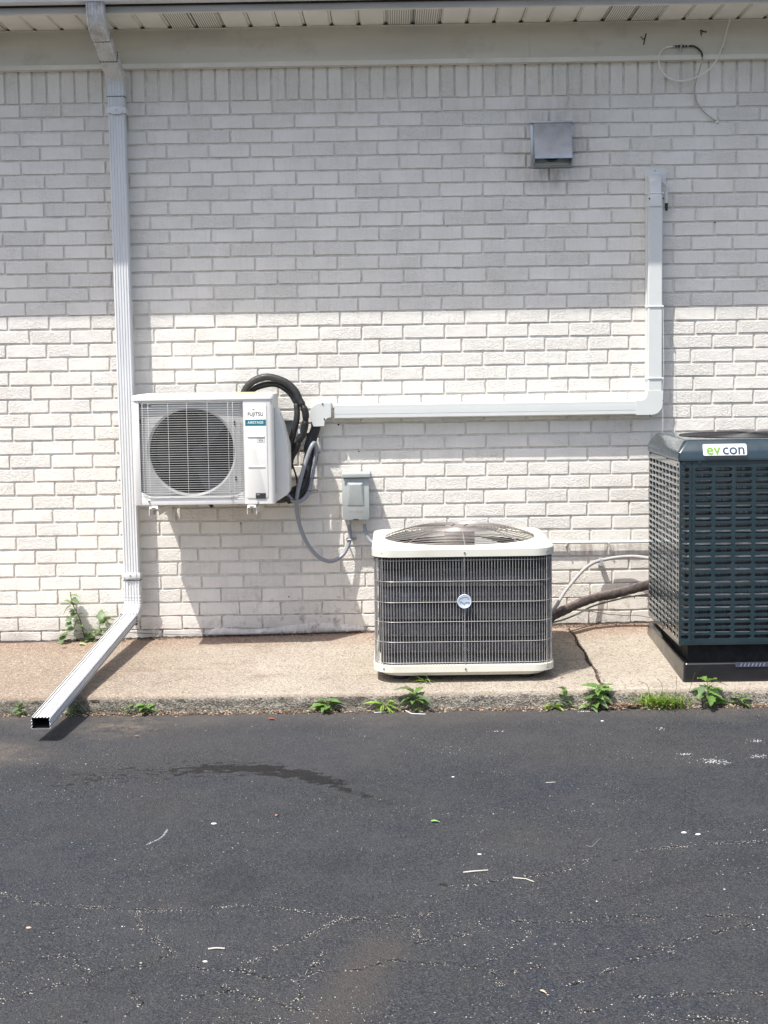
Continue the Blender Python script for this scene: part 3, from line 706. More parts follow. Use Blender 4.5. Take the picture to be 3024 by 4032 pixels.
st = MB(); st.tube([(XV1+.003, DV-.002, A(2612, 1215, -.08).z), (XV1+.006, -.085, 1.30), (XV1+.003, DV-.003, 1.22), (XV1+.005, -.07, 1.05), (XV1+.006, -.05, .93)], .0011, 5)
tag(st.build('hanging_string', M['tie']), 'thin white string hanging down beside the vertical pipe cover', 'string')
sc = thing('sensor_cable', 'short white cable with a black plug beside the wall cap of the pipe cover', 'cable', A(2622, 790, -.05))
mb = MB(); mb.tube(spline([A(2604, 712, -.06), A(2618, 722, -.06), A(2628, 742, -.055), A(2626, 760, -.05), A(2619, 765, -.05)], 5), .006, 8); mb.build('loop', M['cover'], sc, smooth=60)
mb = MB(); p = A(2624, 800, -.05); mb.cyl((p.x, p.y, p.z), .008, .045, 'z', 12); mb.build('sleeve', M['cover'], sc, smooth=50)
mb = MB(); mb.cyl((p.x, p.y, p.z-.036), .0065, .036, 'z', 12, r2=.0085); mb.build('plug', M['blk'], sc, smooth=50)
adopt(sc)

# ------------------------------------------------------------------ heat pump outdoor unit on the wall
hp = thing('heat_pump_unit', 'white wall-hung heat pump with a round fan behind a wire grille and a FUJITSU mark', 'air conditioner', (-.885, -.30, .715))
X0, X1, Z0, Z1, YF, YB = -1.213, -.560, .717, 1.204, -.440, -.150
gx0, gx1, gz0, gz1 = -1.180, -.700, .752, 1.192
fcx, fcz, fr = -.944, .963, .198
# casing: shell with a front opening for the grille
mb = MB()
cr = .016
def rrect(x0, x1, y0, y1, z, rf=cr, rb=.006, n=4):
    P = []
    for cx, cy, a, rr in ((x0+rf, y0+rf, 180, rf), (x1-rf, y0+rf, 270, rf), (x1-rb, y1-rb, 0, rb), (x0+rb, y1-rb, 90, rb)):
        for i in range(n+1):
            t = math.radians(a+90*i/n); P.append((cx+rr*math.cos(t), cy+rr*math.sin(t), z))
    return P
# walls as four boxes round the opening
mb.prism([(X0+.006, YF), (gx0, YF), (gx0, YF+.012), (X0+.012, YF+.012), (X0+.010, YB), (X0, YB), (X0, YF+.010)], Z0, Z1, 'z'); mb.build('left_casing', M['ac'], hp, bevel=.002)
for za_, zb__ in ((gz1, Z1), (Z0, gz0)):
    mb = MB(); mb.box(gx0+.0005, gx1-.0005, YF+.001, YF+.012, za_, zb__); mb.build('grille_surround', M['ac'], hp, bevel=.0015)
rp = [(gx1, YF), (X1-.018, YF), (X1-.010, YF+.003), (X1-.004, YF+.009), (X1, YF+.020), (X1, YB), (X1-.01, YB), (X1-.012, YF+.03), (gx1, YF+.03)]
mb = MB(); mb.prism(rp, Z0, Z1, 'z'); mb.build('right_casing', M['ac'], hp, smooth=25)
mb = MB(); mb.box(X0+.002, X1-.002, YF+.014, YB, Z0+.001, Z0+.004); mb.build('base_pan', M['ac'], hp)
# chamfered gussets in the lower corners of the grille opening
for sx in (0, 1):
    a, b = (gx0, gx0+.055) if sx == 0 else (gx1-.055, gx1)
    poly = [(a, gz0-.002), (b, gz0-.002), (a, gz0+.026)] if sx == 0 else [(a, gz0-.002), (b, gz0-.002), (b, gz0+.026)]
    mb = MB(); mb.prism(poly, YF+.0015, YF+.010, 'y'); mb.build('corner_gusset', M['ac'], hp, bevel=.002)
# lid
mb = MB(); mb.loops([rrect(X0-.003, X1+.003, YF-.005, YB+.003, Z1-.002, .02), rrect(X0-.003, X1+.003, YF-.005, YB+.003, Z1+.013, .02), rrect(X0, X1, YF-.001, YB, Z1+.020, .02), rrect(X0+.008, X1-.008, YF+.008, YB-.008, Z1+.023, .016), rrect(X0+.035, X1-.035, YF+.035, YB-.035, Z1+.027, .010)])
mb.build('lid', M['ac'], hp, smooth=35)
p1, p2 = A(935, 1548, -.3), A(1052, 1551, -.3)
mb = MB(); mb.box(p1.x, p2.x, -.40, -.26, Z1+.0255, Z1+.0285); mb.build('yellow_caution_label', M['yellow'], hp)
# shroud plate with a round mouth
nseg = 64; mb = MB(); ys = YF+.022; outer = []; inner = []; deep = []
for i in range(nseg):
    t = 2*math.pi*(i+.5)/nseg; c, s_ = math.cos(t), math.sin(t)
    k = min((gx1+.01-fcx)/max(1e-6, abs(c)) if c > 0 else (fcx-gx0+.01)/max(1e-6, abs(c)), (gz1+.006-fcz)/max(1e-6, abs(s_)) if s_ > 0 else (fcz-gz0+.006)/max(1e-6, abs(s_)))
    outer.append((fcx+c*k, ys+.004, fcz+s_*k)); inner.append((fcx+c*(fr+.010), ys, fcz+s_*(fr+.010)))
    deep.append((fcx+c*fr, ys+.008, fcz+s_*fr))
d2_ = [(x, ys+.026, z) for x, y, z in deep]
mb.loops([outer, inner, deep, d2_], cap=(False, False)); mb.build('fan_shroud', M['acdark'], hp, smooth=35)
mb = MB(); mb.loops([[(fcx+rr*math.cos(a), y_, fcz+rr*math.sin(a)) for a in [2*math.pi*k/48 for k in range(48)]] for rr, y_ in ((fr+.001, ys+.0262), (fr+.02, ys+.05), (fr+.02, ys+.225))], cap=(False, True)); mb.build('fan_cavity', M['dark'], hp)
fan = MB(); fan.cyl((fcx+.022, ys+.10, fcz-.015), .034, .03, 'y', 24); hub = fan.build('fan_hub', M['blk'], hp, smooth=40)
for k in range(3):
    mb = MB(); L = []
    for i in range(7):
        rr = .038+(fr-.048)*i/6; sw = .35*i/6; a0 = k*2.094+.4+sw; wd = .55+.28*i/6
        L.append([(fcx+.01+rr*math.cos(a0+wd*t), ys+.10+.032*t, fcz-.005+rr*math.sin(a0+wd*t)) for t in [j/5 for j in range(6)]])
    mb.loops(L, closed=False, cap=(False, False)); mb.build('fan_blade', M['blk'], hp, smooth=60)
# wire grille
mb = MB(); yg = YF-.012; n = 41; wr = .00080
for i in range(n):
    z = gz1-.004-(gz1-.004-(gz0+.010))*i/(n-1)
    x0 = gx0+.006+(.05 if i == 1 else 0); x1 = gx1-.004
    if i < n-1: mb.tube([(x0, yg+.020, z-.001), (x0+.004, yg+.004, z), (x0+.012, yg, z), (x1-.012, yg, z), (x1-.003, yg+.004, z), (x1, yg+.020, z-.001)], wr, 5)
for px in (560, 583, 661, 735, 816, 897, 916):
    x = A(px, 1650, yg).x
    mb.tube([(x, yg+.018, gz1-.002), (x, yg+.0035, gz1-.010), (x, yg+.0032, gz0+.020), (x+.002, yg+.008, gz0+.006), (x+.006, yg+.018, gz0-.010)], .0009, 5)
for k in range(4):
    z = gz0+.004-.007*k; ins = .010+.010*k
    mb.tube([(gx0+.012, yg+.020, z+.012), (gx0+.03+ins, yg+.008+.003*k, z), (gx1-.03-ins, yg+.008+.003*k, z), (gx1-.010, yg+.020, z+.012)], .0014, 5)
mb.build('fan_grille', M['acwire'], hp, smooth=70)
for px, py in ((960, 1935), (960, 1960), (587, 1975)):
    p = A(px-48 if px > 900 else px, py, YF-.004); mb = MB(); mb.cyl((p.x, YF-.010, p.z), .004, .010, 'y', 8); mb.build('screw', M['screw'], hp)
for px, py in ((549, 1660), (921, 1665), (551, 1882), (927, 1885)):
    p = A(px, py, YF); mb = MB(); mb.box(p.x-.003, p.x+.003, YF+.018, YF+.021, p.z-.010, p.z+.010); mb.build('shroud_slot', M['dark'], hp)
# control side panel with two ribs
px0, px1, pz0, pz1 = A(962, 1590, YF).x, A(1049, 1590, YF).x, A(1000, 1963, YF).z, A(1000, 1589, YF).z
pl = []
for cx, cz, a in ((px1-.012, pz1-.012, 0), (px0+.012, pz1-.012, 90), (px0+.012, pz0+.012, 180), (px1-.012, pz0+.012, 270)): pl += arc(cx, cz, .012, a, a+90, 4)
mb = MB(); mb.prism(pl, YF-.0030, YF+.002, 'y'); pn = mb.build('side_panel', M['ac'], hp, bevel=.0022)
for py in (1719, 1838):
    z = A(1005, py, YF).z; mb = MB(); L = []
    x0, x1 = px0+.010, px1-.010
    mb.loops([[(x0, YF-.0028, z-.004), (x0, YF-.0028, z+.0045), (x1, YF-.0028, z+.0045), (x1, YF-.0028, z-.004)], [(x0+.003, YF-.0065, z-.001), (x0+.003, YF-.0062, z+.0015), (x1-.003, YF-.0062, z+.0015), (x1-.003, YF-.0065, z-.001)]])
    mb.build('rib', M['ac'], pn)
yp = YF-.0036
c = A(1005, 1630, yp); text_mesh('FUJITSU', .0235, M['ink'], 'maker_lettering', pn, (c.x, yp, c.z-.001), sx=.86, spacing=1.05, extrude=.0003, bold=.0001)
jx, jz = A(997, 1620, yp).x, A(997, 1620, yp).z
jz += .0055; mb = MB(); mb.tube([(jx-.0005, yp, jz+.003), (jx+.002, yp, jz+.006), (jx+.005, yp, jz+.006), (jx+.0055, yp, jz+.003), (jx+.003, yp, jz+.0015), (jx, yp, jz+.004), (jx-.003, yp, jz+.006), (jx-.0045, yp, jz+.004)], .0006, 4)
mb.build('maker_emblem', M['ink'], pn)
a0, a1 = A(965, 1653, yp), A(1047, 1675, yp)
mb = MB(); mb.box(a0.x, a1.x, yp-.0004, yp+.001, a1.z, a0.z); tl = mb.build('series_label', M['teal'], pn)
text_mesh('AIRSTAGE', .0165, M['white'], 'series_lettering', tl, (.5*(a0.x+a1.x), yp-.0008, .5*(a0.z+a1.z)), sx=.98, extrude=.0003, bold=.0003)
a0, a1 = A(1012, 1726, yp), A(1042, 1741, yp)
t = .0006; fm = MB()
fm.box(a0.x, a1.x, yp-.0002, yp+.001, a0.z-t, a0.z); fm.box(a0.x, a1.x, yp-.0002, yp+.001, a1.z, a1.z+t); fm.box(a0.x, a0.x+t, yp-.0002, yp+.001, a1.z+t, a0.z-t); fm.box(a1.x-t, a1.x, yp-.0002, yp+.001, a1.z+t, a0.z-t)
fo = fm.build('refrigerant_mark', M['ink'], pn)
text_mesh('R32', .0125, M['ink'], 'refrigerant_lettering', fo, (.5*(a0.x+a1.x), yp-.0004, .5*(a0.z+a1.z)), extrude=.0002)
a0, a1 = A(1007, 1942, yp), A(1047, 1963, yp)
mb = MB(); mb.box(a0.x, a1.x, yp-.0008, yp+.001, a1.z, a0.z); bl = mb.build('rating_label', M['ink'], pn)
mb = MB(); mb.box(a0.x+.004, a0.x+.018, yp-.0012, yp-.0009, a0.z-.008, a0.z-.0065); mb.build('label_print', M['white'], bl)
mb = MB(); p = A(1016, 1977, YF); mb.cyl((p.x, YF-.003, p.z), .0035, .004, 'y', 10); mb.build('screw', M['screw'], hp)
# valve cover bulging out of the right side
prof = [(X1-.004, 1.150), (X1+.004, 1.158), (X1+.014, 1.140), (X1+.036, 1.072), (X1+.058, .985), (X1+.060, .965), (X1+.060, .772), (X1+.054, .752), (X1+.008, .722), (X1-.004, .724)]
mb = MB(); mb.prism(prof, -.345, -.165, 'y'); vc = mb.build('valve_cover', M['ac'], hp, bevel=.007, segs=3)
mb = MB(); mb.box(X1+.018, X1+.020, -.27, -.24, 1.10, 1.125); mb.build('hand_grip', M['dark'], vc)
mb = MB(); mb.box(X1, X1+.0015, -.40, -.37, .76, 1.16); mb.build('seam', M['acdark'], hp)
p = A(832, 2003, -.3); mb = MB(); mb.tube([(p.x-.006, -.30, Z0+.004), (p.x-.004, -.30, Z0-.012), (p.x+.005, -.305, Z0-.024)], .009, 10); mb.build('drain_plug', M['blk'], hp, smooth=60)
adopt(hp)
# bracket set
br = thing('wall_bracket', 'pale metal bracket arms and cross rail carrying the wall-hung unit', 'bracket', (-.9, 0, .66))
for px in (607, 992):
    xc = A(px, 2010, -.43).x; bz = Z0-.017
    mb = MB(); mb.prism([(xc-.0225, bz-.032), (xc-.0225, bz), (xc+.0225, bz), (xc+.0225, bz-.032), (xc+.0200, bz-.032), (xc+.0200, bz-.0028), (xc-.0200, bz-.0028), (xc-.0200, bz-.032)], -.438, -.004, 'y')
    am = mb.build('arm', M['ac'], br)
    mb = MB(); mb.loops([[(xc-.021, -.445, bz+.0005), (xc+.021, -.445, bz+.0005), (xc+.021, -.36, bz+.0005), (xc-.021, -.36, bz+.0005)], [(xc-.017, -.437, bz+.0145), (xc+.017, -.437, bz+.0145), (xc+.017, -.365, bz+.0145), (xc-.017, -.365, bz+.0145)]]); mb.build('mount_foot', M['ac'], am, bevel=.001)
    mb = MB(); mb.box(xc-.010, xc+.010, -.4465, -.4455, bz+.003, bz+.007); mb.build('foot_slot', M['dark'], am)
    mb = MB(); mb.cyl((xc, -.42, bz-.028), .005, .025, 'z', 8); mb.build('bolt', M['screw'], am)
    mb = MB(); mb.box(xc-.020, xc+.020, -.0035, -.0015, bz-.06, 1.16); mb.build('wall_leg', M['ac'], br)
    mb = MB(); mb.cyl((xc+.050+.012, -.012, bz+.0), .008, .011, 'y', 6); mb.box(xc+.023, xc+.072, -.0035, -.001, bz-.02, bz+.02); mb.build('fixing_tab', M['ac'], br)
a0, a1 = A(1095, 1656, -.03), A(1178, 1697, -.03)
mb = MB(); mb.prism([(-.002, a1.z), (-.032, a1.z), (-.032, a1.z+.003), (-.005, a1.z+.003), (-.005, a0.z-.003), (-.032, a0.z-.003), (-.032, a0.z), (-.002, a0.z)], -1.16, a1.x-.03, 'x'); mb.build('cross_rail', M['boxgrey'], br)
adopt(br)

# ------------------------------------------------------------------ insulated lines and conduits beside the unit
def Z1p(L, ox, oy, s_, Y):   # zoomed-crop pixels -> world, Y const or list
    out = []
    for i, (x, y) in enumerate(L):
        yy = Y[i] if isinstance(Y, (list, tuple)) else Y
        out.append(A(ox+x/s_, oy+y/s_, yy))
    return out
def pipe(name, pts, r, mat, label, cat, group=None, k=8, n=12, rf=None):
    mb = MB(); mb.tube(spline(pts, k), r, n, rf=rf); o = mb.build(name, mat, smooth=70)
    o.data.transform(Matrix.Identity(4)); return tag(o, label, cat, group)
def pinch(*cs):
    return lambda t: 1-sum(.30*math.exp(-((t-c)/.012)**2) for c in cs)+.02*math.sin(t*40)
pa = Z1p([(1040, 330), (1062, 215), (1130, 130), (1250, 92), (1390, 130), (1475, 205), (1510, 275), (1540, 330), (1562, 390), (1560, 460), (1545, 540), (1510, 610), (1475, 690), (1440, 760), (1425, 840)], 450, 1440, 2.074, [-.115, -.115, -.115, -.115, -.12, -.125, -.13, -.135, -.135, -.13, -.125, -.12, -.11, -.10, -.09])
t1 = thing('insulated_pipe', 'thick black insulated pipe arching over the heat pump and tied near the white cover', 'pipe', pa[-1], 'black insulated pipes beside the heat pump')
mb = MB(); mb.tube(spline(pa, 8), .0175, 14, rf=pinch(.5, .625, .80)); mb.build('insulation', M['foam'], t1, smooth=70)
for i, q in enumerate((.50, .625)):
    P_ = spline(pa, 8); k = int(q*(len(P_)-1)); d = (P_[k+1]-P_[k-1]).normalized(); nn = d.cross(Vector((0, 1, 0))).normalized(); b2 = d.cross(nn)
    mb = MB(); mb.tube([P_[k]+nn*math.cos(a)*.0135+b2*math.sin(a)*.0135 for a in [2*math.pi*j/14 for j in range(14)]], .002, 5, closed=True); mb.build('tie_wrap', M['blk'], t1, smooth=60)
p = A(1178, 1698, -.158); mb = MB(); mb.box(p.x-.006, p.x+.004, p.y, p.y+.002, p.z-.011, p.z+.011); mb.build('foil_glint_tag', M['badge'], t1)
adopt(t1)
pb = Z1p([(1090, 330), (1115, 215), (1195, 165), (1310, 150), (1400, 190), (1465, 262), (1490, 330), (1490, 430), (1465, 540), (1440, 640), (1425, 740), (1415, 820)], 450, 1440, 2.074, [-.08]*4+[-.09, -.10, -.11, -.12, -.12, -.115, -.10, -.09])
pipe('insulated_pipe', pb, .0150, M['foam'], 'thinner black insulated pipe looping inside the tied one over the heat pump', 'pipe', 'black insulated pipes beside the heat pump', n=14, rf=pinch(.52))
pc = Z1p([(1590, 900), (1555, 990), (1530, 640+400), (1500, 1010), (1490, 620)], 450, 1440, 2.074, -.1)
pcu = Z1p([(445, 470), (425, 560), (385, 700), (372, 820), (345, 950), (318, 1090), (270, 1230), (180, 1320), (60, 1365), (-80, 1370)], 1100, 1500, 2.95, [-.040, -.045, -.05, -.06, -.07, -.08, -.10, -.13, -.16, -.18])
pipe('insulated_pipe', pcu, .0205, M['foam'], 'black insulated pipe dropping from the white cover down behind the grey conduits', 'pipe', 'black insulated pipes beside the heat pump', n=14)
pcv = Z1p([(405, 480), (400, 560), (350, 680), (322, 780), (330, 850), (300, 1000), (285, 1120), (230, 1230), (110, 1280), (-60, 1290)], 1100, 1500, 2.95, [-.040, -.05, -.06, -.07, -.07, -.07, -.08, -.11, -.15, -.18])
pipe('insulated_pipe', pcv, .0165, M['foam'], 'black insulated pipe nearest the heat pump, curling under its side cover', 'pipe', 'black insulated pipes beside the heat pump', n=14)
pw = Z1p([(350, 600), (370, 700), (408, 800), (400, 930), (360, 1060), (330, 1180), (290, 1290), (200, 1360), (100, 1385)], 1100, 1500, 2.95, [-.03, -.03, -.03, -.04, -.05, -.06, -.08, -.12, -.15])
pipe('insulated_pipe', pw, .0185, M['foam'], 'black insulated pipe lying closest to the bricks behind the grey conduits', 'pipe', 'black insulated pipes beside the heat pump', n=14)
cw = Z1p([(135, 930), (160, 1000), (190, 1090), (205, 1180), (205, 1270)], 1100, 1500, 2.95, -.10)
pipe('control_wire', cw, .0042, M['blk'], 'thin black wire curving down beside the valve cover', 'wire', n=8)
# grey flexible conduit: unit -> loop -> disconnect box
cf = thing('flexible_conduit', 'long grey flexible conduit looping from the heat pump down to the disconnect box', 'conduit', A(1265, 2210, -.1))
cp = Z1p([(60, 1300), (115, 1345), (160, 1392), (235, 1398), (310, 1345), (355, 1250), (378, 1150), (400, 1000), (422, 860), (425, 770), (405, 722), (372, 760), (325, 880), (275, 1040), (232, 1200), (206, 1330), (200, 1450), (222, 1620), (275, 1790), (350, 1930), (450, 2040), (560, 2092), (655, 2078), (745, 2010), (802, 1900), (822, 1800), (812, 1700), (808, 1622)], 1100, 1500, 2.95,
         [-.17, -.16, -.155, -.145, -.13, -.115, -.105, -.095, -.09, -.095, -.11, -.13, -.14, -.15, -.155, -.155, -.15, -.13, -.115, -.105, -.095, -.085, -.075, -.06, -.045, -.04, -.045, -.05])
mb = MB(); mb.tube(spline(cp, 8), .0100, 14); mb.build('jacket', M['conduit'], cf, smooth=70)
mb = MB(); p = A(1375, 2124, -.045); mb.box(p.x-.012, p.x+.035, -.0035, -.001, p.z-.006, p.z+.006); mb.tube([(p.x-.014, -.002, p.z), (p.x-.015, -.040, p.z), (p.x-.010, -.0535, p.z), (p.x+.008, -.0535, p.z), (p.x+.013, -.040, p.z), (p.x+.014, -.002, p.z)], .004, 6); mb.build('strap_clip', M['galv'], cf, smooth=50)
mb = MB(); p2 = A(1394, 2124, -.004); mb.cyl((p2.x, -.010, p2.z), .006, .007, 'y', 8); mb.build('screw', M['screw'], cf)
p = A(1374, 2052, -.05); mb = MB(); mb.cyl((p.x, p.y, p.z-.016), .0115, .024, 'z', 14); mb.build('conduit_fitting', M['galvdull'], cf, smooth=40)
for (x, y), yy, nn in (((420, 818), -.03, 0), ((360, 1108), -.06, 1), ((330, 1255), -.07, 2), ((160, 1355), -.165, 3)):
    c = A(1100+x/2.95, 1500+y/2.95, yy); mb = MB(); s_ = (.012, .028, .040, .030)[nn]
    mb.tube([c+Vector((-s_, -.06, .002)), c+Vector((-s_*.3, -.078, -.001)), c+Vector((s_*.5, -.065, -.005)), c+Vector((s_, -.03, -.002)), c+Vector((s_+.012, -.03, -.006))], .0016, 5); mb.build('tie_wrap', M['blk'], cf)
adopt(cf)
# disconnect box
bx = thing('disconnect_box', 'small grey electrical disconnect box with a raised pull-out cover and red handwriting', 'electrical box', (-.19, 0, .60))
bx0, bx1, bz0, bz1 = A(1349, 2040, -.085).x, A(1455, 2040, -.085).x, A(1400, 2047, -.09).z, A(1400, 1882, -.09).z
mb = MB(); mb.box(bx0+.001, bx1-.001, -.082, -.0015, bz0+.002, bz1+.004); mb.build('enclosure', M['boxgrey'], bx, bevel=.002)
mb = MB(); mb.box(bx0, bx1, -.090, -.0825, bz0, bz1-.001); cv = mb.build('cover', M['boxgrey'], bx, bevel=.002)
h = [(1362, 1990), (1363, 1896), (1435, 1896), (1437, 1990)]
q = [A(a, b, -.09) for a, b in ((1362, 1993), (1364, 1895), (1434, 1896), (1436, 1993))]; q2 = [A(a, b, -.108) for a, b in ((1372, 1991), (1377, 1908), (1421, 1908), (1430, 1991))]
mb = MB(); mb.loops([[(p.x, -.0895, p.z) for p in q], [(p.x, (-.093, -.106, -.106, -.093)[i], p.z) for i, p in enumerate(q2)]]); mb.build('raised_handle', M['boxgrey'], cv, bevel=.004, segs=3)
hx0, hx1 = A(1345, 1860, -.1).x, A(1457, 1860, -.1).x; hz1 = A(1400, 1863, -.1).z; hz0 = A(1400, 1880, -.1).z
mb = MB(); mb.prism([(-.0015, hz1+.003), (-.100, hz1), (-.106, hz1-.003), (-.106, hz0), (-.103, hz0), (-.103, hz1-.005), (-.0015, hz1-.001)], hx0, hx1, 'x'); mb.build('hood', M['boxgrey'], bx, bevel=.0012)
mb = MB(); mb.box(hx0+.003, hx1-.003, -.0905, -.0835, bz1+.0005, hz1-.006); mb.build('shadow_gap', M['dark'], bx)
pt = A(1400, 2015, -.0905)
for ch, dx, dz, rot in (('c', -24, 3, .1), ('k', -17, 2, -.1), ('t', -9, 1, .2), ('3', 1, -1, -.1), ('8', 9, 0, .1), (',', 15, -2, 0), ('4', 20, -1, -.15), ('0', 28, 0, .1)):
    text_mesh(ch, .0145, M['red'], 'handwriting', cv, (pt.x+dx*.00122, -.0906, pt.z+dz*.0006), rot=(math.pi/2, rot, 0), extrude=.0002, sx=.7, bold=-.0003)
mb = MB(); mb.box(.5*(bx0+bx1)-.014, .5*(bx0+bx1)+.012, -.0915, -.089, bz0-.001, bz0+.004); mb.build('latch_notch', M['dark'], cv)
p = A(1437, 2052, -.05); mb = MB(); mb.cyl((p.x, p.y, p.z-.012), .0115, .02, 'z', 14); mb.build('conduit_fitting', M['galvdull'], bx, smooth=40)
adopt(bx)
c2p = Z1p([(990, 1625), (992, 1700), (1010, 1770), (1045, 1840), (1100, 1890), (1180, 1930)], 1100, 1500, 2.95, [-.045, -.045, -.05, -.06, -.075, -.10])
pipe('conduit', c2p, .0085, M['conduit'], 'short grey conduit curving from the disconnect box to behind the cream condenser', 'conduit', n=12)
# thin white line on the wall between the two condensers
wl = thing('wall_pipe', 'thin straight white pipe clipped along the wall between the two condensers', 'pipe', (1.0, 0, .46))
a = A(2130, 2138, -.025); b = A(2700, 2131, -.025)
mb = MB(); mb.tube([a, b], .0085, 12); mb.build('tube', M['cover'], wl, smooth=60)
for px in (2231, 2396, 2556):
    p = A(px, 2143, -.02); mb = MB(); mb.tube([(p.x-.002, -.002, p.z-.013), (p.x, -.014, p.z-.011), (p.x, -.034, p.z-.004), (p.x, -.036, p.z+.006), (p.x, -.026, p.z+.0175), (p.x, -.004, p.z+.018)], .0022, 6); mb.cyl((p.x, -.012, p.z-.012), .0045, .01, 'y', 8); mb.build('clip', M['cover'], wl, smooth=50)
adopt(wl)
# grey conduit from behind the cream condenser to the teal one
gc = thing('conduit', 'light grey conduit arching up from the cream condenser to the teal condenser', 'conduit', (.95, -.05, .2))
gp = Z1p([(170, 1990), (240, 1910), (330, 1760), (440, 1620), (560, 1490), (660, 1425), (740, 1400), (900, 1370), (1080, 1358), (1230, 1372), (1380, 1400)], 2100, 1700, 2.765, [-.30, -.24, -.18, -.13, -.09, -.06, -.05, -.05, -.06, -.12, -.2])
mb = MB(); mb.tube(spline(gp, 8), .0078*1.12, 14); mb.build('jacket', M['conduitlt'], gc, smooth=70)
p = A(2367, 2210, -.05); mb = MB(); mb.box(p.x-.009, p.x+.009, -.0035, -.001, p.z-.038, p.z+.016); mb.box(p.x-.0085, p.x+.0085, -.0665, -.0645, p.z-.020, p.z+.012); mb.box(p.x-.0085, p.x+.0085, -.0645, -.0036, p.z+.010, p.z+.012); mb.box(p.x-.0085, p.x+.0085, -.0645, -.0036, p.z-.020, p.z-.018); mb.build('strap_clip', M['galvdull'], gc)
adopt(gc)
# big weathered suction line
sp_ = Z1p([(60, 2140), (180, 2030), (300, 1960), (420, 1905), (540, 1850), (700, 1800), (860, 1770), (1060, 1720), (1230, 1672), (1420, 1640)], 2100, 1700, 2.765, [-.42, -.34, -.26, -.20, -.15, -.13, -.12, -.14, -.18, -.26])
sl_ = thing('suction_line', 'fat weathered brown and black insulated pipe running low along the wall into the teal condenser', 'pipe', (.98, -.13, .1))
mb = MB(); mb.tube(spline(sp_, 14), .0225, 20, rf=lambda t: 1+.05*math.sin(t*31)+.04*math.sin(t*113)-.10*math.exp(-((t-.44)/.01)**2)); mb.build('insulation', M['suction'], sl_, smooth=70)
P_ = spline(sp_, 14); k = int(.44*(len(P_)-1)); 
mb = MB(); d = (P_[k+1]-P_[k-1]).normalized(); nn = d.cross(Vector((0, 1, 0))).normalized(); b2 = d.cross(nn); mb.loops([[P_[k]+d*o_+nn*math.cos(a)*r_+b2*math.sin(a)*r_ for a in [2*math.pi*j/16 for j in range(16)]] for o_, r_ in ((-.012, .0222), (-.008, .0238), (.008, .0238), (.012, .0226))], cap=(False, False)); mb.build('tape_joint', M['suction'], sl_, smooth=60)
# remnant of clear wrap standing off the wall
mb = MB(); a, b = A(2540, 2175, -.02), A(2478, 2392, -.02); mb.loops([[(a.x-.012, -.03, a.z), (a.x, -.034, a.z)], [(.5*(a.x+b.x)-.006, -.10, .5*(a.z+b.z)), (.5*(a.x+b.x)+.008, -.105, .5*(a.z+b.z))], [(b.x-.004, -.03, b.z), (b.x+.006, -.032, b.z+.003)]], closed=False, cap=(False, False))
adopt(sl_)
ll = Z1p([(200, 2080), (330, 2045), (480, 1985), (620, 1910), (740, 1870), (900, 1830), (1040, 1798), (1300, 1770)], 2100, 1700, 2.765, [-.32, -.26, -.2, -.14, -.11, -.10, -.11, -.18])
pipe('liquid_line', ll, .0045, M['bare'], 'thin green-grey tube slung beneath the fat weathered pipe', 'pipe', n=8)
bw = Z1p([(560, 1955), (660, 1960), (800, 1985), (980, 1998), (1120, 1998), (1300, 2028), (1420, 2040)], 2100, 1700, 2.765, [-.06, -.03, -.02, -.02, -.02, -.04, -.08])
pipe('low_wire', bw, .0016, M['blk'], 'thin dark wire running low on the wall between the condensers', 'wire', n=6)
lw = [A(x, y, -.022) for x, y in ((-60, 2535), (60, 2533), (170, 2529), (240, 2523), (330, 2512), (400, 2499), (470, 2488), (540, 2492), (620, 2496), (760, 2500), (900, 2500), (1050, 2498), (1200, 2495), (1420, 2488), (1470, 2486))]
pipe('ground_wire', lw, .0016, M['blk'], 'thin black wire lying along the foot of the wall on the left', 'wire', n=5)

# ------------------------------------------------------------------ coax cable loop under the eave
cx = thing('coax_cable', 'white coaxial cable looping from the soffit to a splitter on the frieze board', 'cable', A(2680, 182, -.04))
wc = [A(2500+x/3.318, y/3.318, yy) for (x, y), yy in zip([(1120, 25), (1190, 52), (1250, 115), (1258, 180), (1235, 280), (1200, 400), (1160, 560), (1128, 640), (1080, 760), (1000, 875), (900, 955), (780, 1015), (640, 1055), (520, 1045), (420, 1000), (345, 910), (314, 810), (314, 730), (350, 660), (420, 618), (500, 606)],
      [-.36, -.30, -.20, -.13, -.08, -.05, -.042, -.040, -.048, -.05, -.045, -.04, -.035, -.03, -.035, -.045, -.05, -.05, -.045, -.042, -.042])]
mb = MB(); mb.tube(spline(wc, 8), .0036, 8); mb.build('white_lead', M['coax'], cx, smooth=70)
def cz(x, y, Y=-.042): return A(2500+x/3.318, y/3.318, Y)
mb = MB(); mb.tube(spline([cz(705, 602), cz(770, 605), cz(830, 640), cz(870, 690), cz(880, 742)], 6), .0046, 8); mb.build('black_lead', M['coaxblk'], cx, smooth=70)
mb = MB(); mb.tube(spline([cz(880, 740), cz(872, 810, -.05), cz(845, 910, -.045), cz(820, 985, -.04), cz(792, 1080, -.03), cz(776, 1180, -.02), cz(785, 1275, -.02), cz(825, 1365, -.02), cz(900, 1460, -.018), cz(990, 1535, -.015), cz(1060, 1580, -.006)], 6), .0030, 8); mb.build('grey_lead', M['coaxgrey'], cx, smooth=70)
a, b = cz(495, 605), cz(712, 602); d = (b-a)
